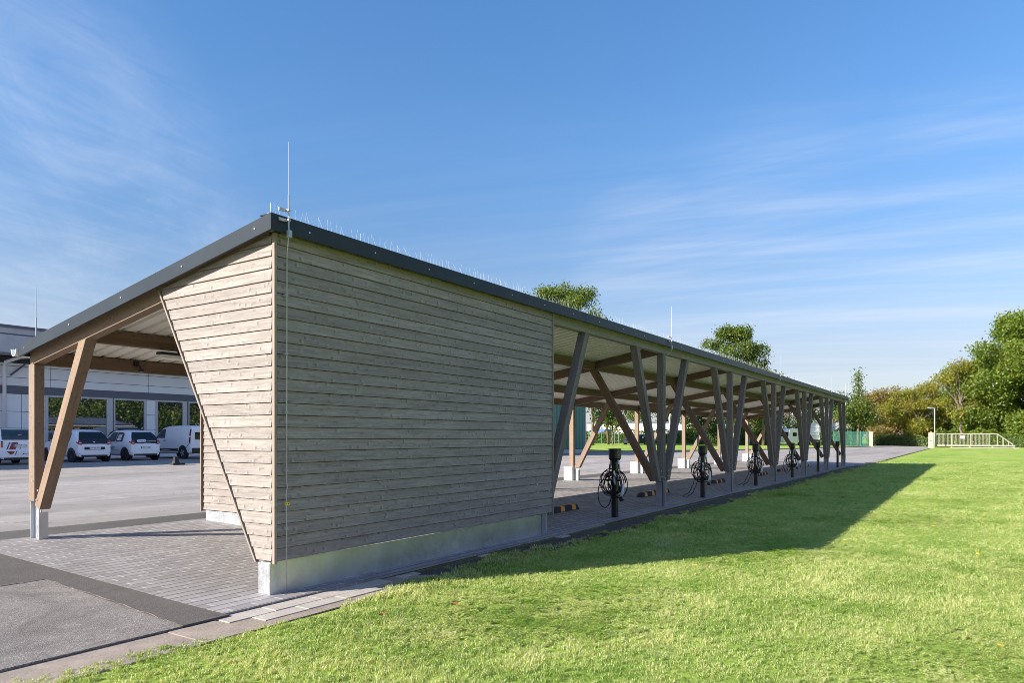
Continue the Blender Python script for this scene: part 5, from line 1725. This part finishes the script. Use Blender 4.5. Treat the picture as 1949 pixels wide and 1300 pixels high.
# ------------------------------------------------------------------ grass, leaves and flowers in the near lawn
rng = np.random.default_rng(77)
clumpcol = bpy.data.collections.new('grass_tufts')
for v in range(6):
    mb = MB(); rg = random.Random(200 + v)
    nb = 16 if v < 4 else 12
    for _ in range(nb):
        a = rg.uniform(0, 6.28); r = rg.uniform(0, .045)
        x, y = r * math.cos(a), r * math.sin(a)
        if v < 4:       # blades
            h = rg.uniform(.018, .048); w = rg.uniform(.0018, .0034)
            la = rg.uniform(0, 6.28); ln = rg.uniform(.25, 1.25) * h
            dx, dy = math.cos(la), math.sin(la); px, py = -dy * w, dx * w
            p1 = (x + dx * ln * .35, y + dy * ln * .35, h * .6); p2 = (x + dx * ln, y + dy * ln, h)
            mb.poly([(x - px, y - py, -.005), (x + px, y + py, -.005), (p1[0] + px * .8, p1[1] + py * .8, p1[2]), (p1[0] - px * .8, p1[1] - py * .8, p1[2])])
            mb.poly([(p1[0] - px * .8, p1[1] - py * .8, p1[2]), (p1[0] + px * .8, p1[1] + py * .8, p1[2]), p2])
        else:           # clover and broad weed leaves
            h = rg.uniform(.012, .034); s_ = rg.uniform(.006, .011)
            for q in range(3):
                b_ = a + q * 2.1; cx2, cy2 = x + math.cos(b_) * s_, y + math.sin(b_) * s_
                mb.poly([(x, y, h), (cx2 - math.sin(b_) * s_ * .7, cy2 + math.cos(b_) * s_ * .7, h + .003), (cx2 + math.cos(b_) * s_ * .7, cy2 + math.sin(b_) * s_ * .7, h - .001), (cx2 + math.sin(b_) * s_ * .7, cy2 - math.cos(b_) * s_ * .7, h + .003)])
    me = bpy.data.meshes.new('grass_tuft')
    me.from_pydata(mb.v, [], mb.f); me.materials.append(M['grass'])
    o = bpy.data.objects.new('grass_tuft', me)
    clumpcol.objects.link(o)

P = []
tanh_ = 1.0
def fld(x, y): return mnoise.noise(Vector((x * .55, y * .55, 0)))
for (f0, f1, dens) in ((2.9, 6, 820), (6, 9, 520), (9, 13, 230), (13, 19, 120), (19, 28, 60), (28, 42, 26)):
    area = (f1 * f1 - f0 * f0) / 2 * (2 * .86)
    k = int(area * dens)
    f = np.sqrt(rng.uniform(f0 * f0, f1 * f1, k)); r = rng.uniform(-.86, .86, k) * f
    X = f * CT + r * ST; Y = f * ST - r * CT
    s = np.full(k, 1.0 + (f1 - 6) * .022)
    P.append(np.stack([X, Y, s], 1))
P = np.concatenate(P)
# ragged border towards the soil margin and edging
lim = 4.60 + .10 * np.sin(P[:, 0] * 1.1) + .07 * np.sin(P[:, 0] * 2.7 + 1) + .05 * np.sin(P[:, 0] * 7.3) + np.where((P[:, 0] > 5) & (P[:, 0] < 11), .14, 0.0) + rng.exponential(.025, len(P))
keep = P[:, 1] < lim
P = P[keep]
k = len(P)
me = bpy.data.meshes.new('grass')
co = np.stack([P[:, 0], P[:, 1], np.full(k, -.008)], 1)
# soil/edging overlap: sit the border tufts on top
co[:, 2] = np.where(P[:, 1] > 4.42, .0, -.008)
me.vertices.add(k); me.vertices.foreach_set('co', co.reshape(-1))
ar = me.attributes.new('turn', 'FLOAT_VECTOR', 'POINT')
rot = np.stack([rng.normal(0, .12, k), rng.normal(0, .12, k), rng.uniform(0, 6.28, k)], 1); ar.data.foreach_set('vector', rot.reshape(-1))
# lusher and shorter patches
ph = .62 + .38 * (np.sin(P[:, 0] * .9 + 1.3 * np.sin(P[:, 1] * .7)) * np.sin(P[:, 1] * 1.1 + .6) * .5 + .5)
edgeb = np.where((P[:, 1] > 4.35) & (P[:, 0] > 4.6), 1.35, 1.0)
as_ = me.attributes.new('size', 'FLOAT', 'POINT'); as_.data.foreach_set('value', P[:, 2] * .70 * ph * edgeb * rng.uniform(.75, 1.3, k))
# broad-leaved patches
pick = rng.integers(0, 4, k)
weed = (np.sin(P[:, 0] * 1.37 + .8) + np.sin(P[:, 1] * 1.9 + P[:, 0] * .4) + rng.normal(0, .45, k)) > .85
pick = np.where(weed, rng.integers(4, 6, k), pick)
ai = me.attributes.new('kind_index', 'INT', 'POINT'); ai.data.foreach_set('value', pick.astype(np.int32))
me.update()
go = link('grass', me)
tag(go, 'short sunlit lawn grass with clover patches', 'grass', None, 'stuff')
ng = bpy.data.node_groups.new('grass_scatter', 'GeometryNodeTree')
ng.interface.new_socket('Geometry', in_out='INPUT', socket_type='NodeSocketGeometry')
ng.interface.new_socket('Geometry', in_out='OUTPUT', socket_type='NodeSocketGeometry')
gi = ng.nodes.new('NodeGroupInput'); gout = ng.nodes.new('NodeGroupOutput')
ci = ng.nodes.new('GeometryNodeCollectionInfo'); ci.inputs['Collection'].default_value = clumpcol
ci.inputs['Separate Children'].default_value = True; ci.inputs['Reset Children'].default_value = True
ip = ng.nodes.new('GeometryNodeInstanceOnPoints'); ip.inputs['Pick Instance'].default_value = True
def attr(nm, tp):
    a_ = ng.nodes.new('GeometryNodeInputNamedAttribute'); a_.data_type = tp; a_.inputs['Name'].default_value = nm
    return a_.outputs['Attribute']
ng.links.new(gi.outputs[0], ip.inputs['Points']); ng.links.new(ci.outputs[0], ip.inputs['Instance'])
ng.links.new(attr('turn', 'FLOAT_VECTOR'), ip.inputs['Rotation']); ng.links.new(attr('size', 'FLOAT'), ip.inputs['Scale'])
ng.links.new(attr('kind_index', 'INT'), ip.inputs['Instance Index'])
ng.links.new(ip.outputs[0], gout.inputs[0])
md = go.modifiers.new('scatter', 'NODES'); md.node_group = ng

# dandelions and fallen leaves
M['dandelion'] = plain('dandelion_yellow', (0.80, 0.52, 0.01), 0.7)
M['dry_leaf'] = plain('dry_leaf', (0.32, 0.12, 0.04), 0.8, 0, .3, 20)
rg = random.Random(9)
def dandelion():
    t = thing('dandelion', 'yellow dandelion flower in the lawn', 'flower', (0, 0, 0), 0, 'dandelions in the lawn')
    mb = MB(); mb.tube([(0, 0, 0), (.004, .002, .04), (.008, .004, .068)], .0018, 5); mb.build('stalk', M['leaf_bright'], t)
    mb = MB()
    for i in range(12):
        a = i * math.pi / 6; mb.poly([(.008, .004, .068), (.008 + .018 * math.cos(a - .2), .004 + .018 * math.sin(a - .2), .077), (.008 + .021 * math.cos(a), .004 + .021 * math.sin(a), .074), (.008 + .018 * math.cos(a + .2), .004 + .018 * math.sin(a + .2), .077)])
    mb.build('flower_head', M['dandelion'], t)
    return t
d0 = dandelion()
spots = [at_f(x_, y_, 1.46 * FPX / (y_ - 832)) for x_, y_ in ((1455, 1016), (1425, 1028), (1476, 1018), (1604, 1003), (1638, 985), (1610, 1040), (1606, 1046), (1626, 1036), (1780, 1012), (1788, 1018), (1853, 1047), (1823, 1116), (1862, 1066), (1895, 1252), (1700, 972), (1905, 1005), (1740, 960), (1880, 960), (1830, 930), (1790, 925), (1420, 1112), (1325, 1092), (1855, 910), (1900, 925), (1770, 945), (1925, 1009), (1870, 1004))]
for i, q in enumerate(spots):
    o = d0 if i == 0 else copy_tree(d0)
    o.location = (q.x, q.y, 0); o.rotation_euler = (rg.uniform(-.2, .2), rg.uniform(-.2, .2), rg.uniform(0, 6)); s_ = rg.uniform(.85, 1.2); o.scale = (s_, s_, s_)
def fallen_leaf(q, s_, label):
    mb = MB(); k = 10; pts = []
    for i in range(k):
        a = 2 * math.pi * i / k; r = s_ * (1 if i % 2 == 0 else .45)
        pts.append((r * math.cos(a), r * math.sin(a) * .8, .012 * math.sin(a * 2)))
    for i in range(k):
        mb.poly([(0, 0, .006), pts[i], pts[(i + 1) % k]])
    o = mb.build('fallen_leaf', M['dry_leaf']); o.location = (q.x, q.y, .045); o.rotation_euler = (rg.uniform(-.3, .3), rg.uniform(-.3, .3), rg.uniform(0, 6))
    tag(o, label, 'leaf', 'fallen leaves on the lawn')
for (x_, y_, s_, lab) in ((866, 1160, .04, 'reddish fallen leaf in the grass below the middle of the plinth'), (728, 1180, .035, 'small red fallen leaf at the grass left of the other, near the edging'), (1627, 964, .05, 'dark fallen leaf inside the roof shadow on the lawn')):
    fallen_leaf(at_f(x_, y_, 1.46 * FPX / (y_ - 832)), s_, lab)
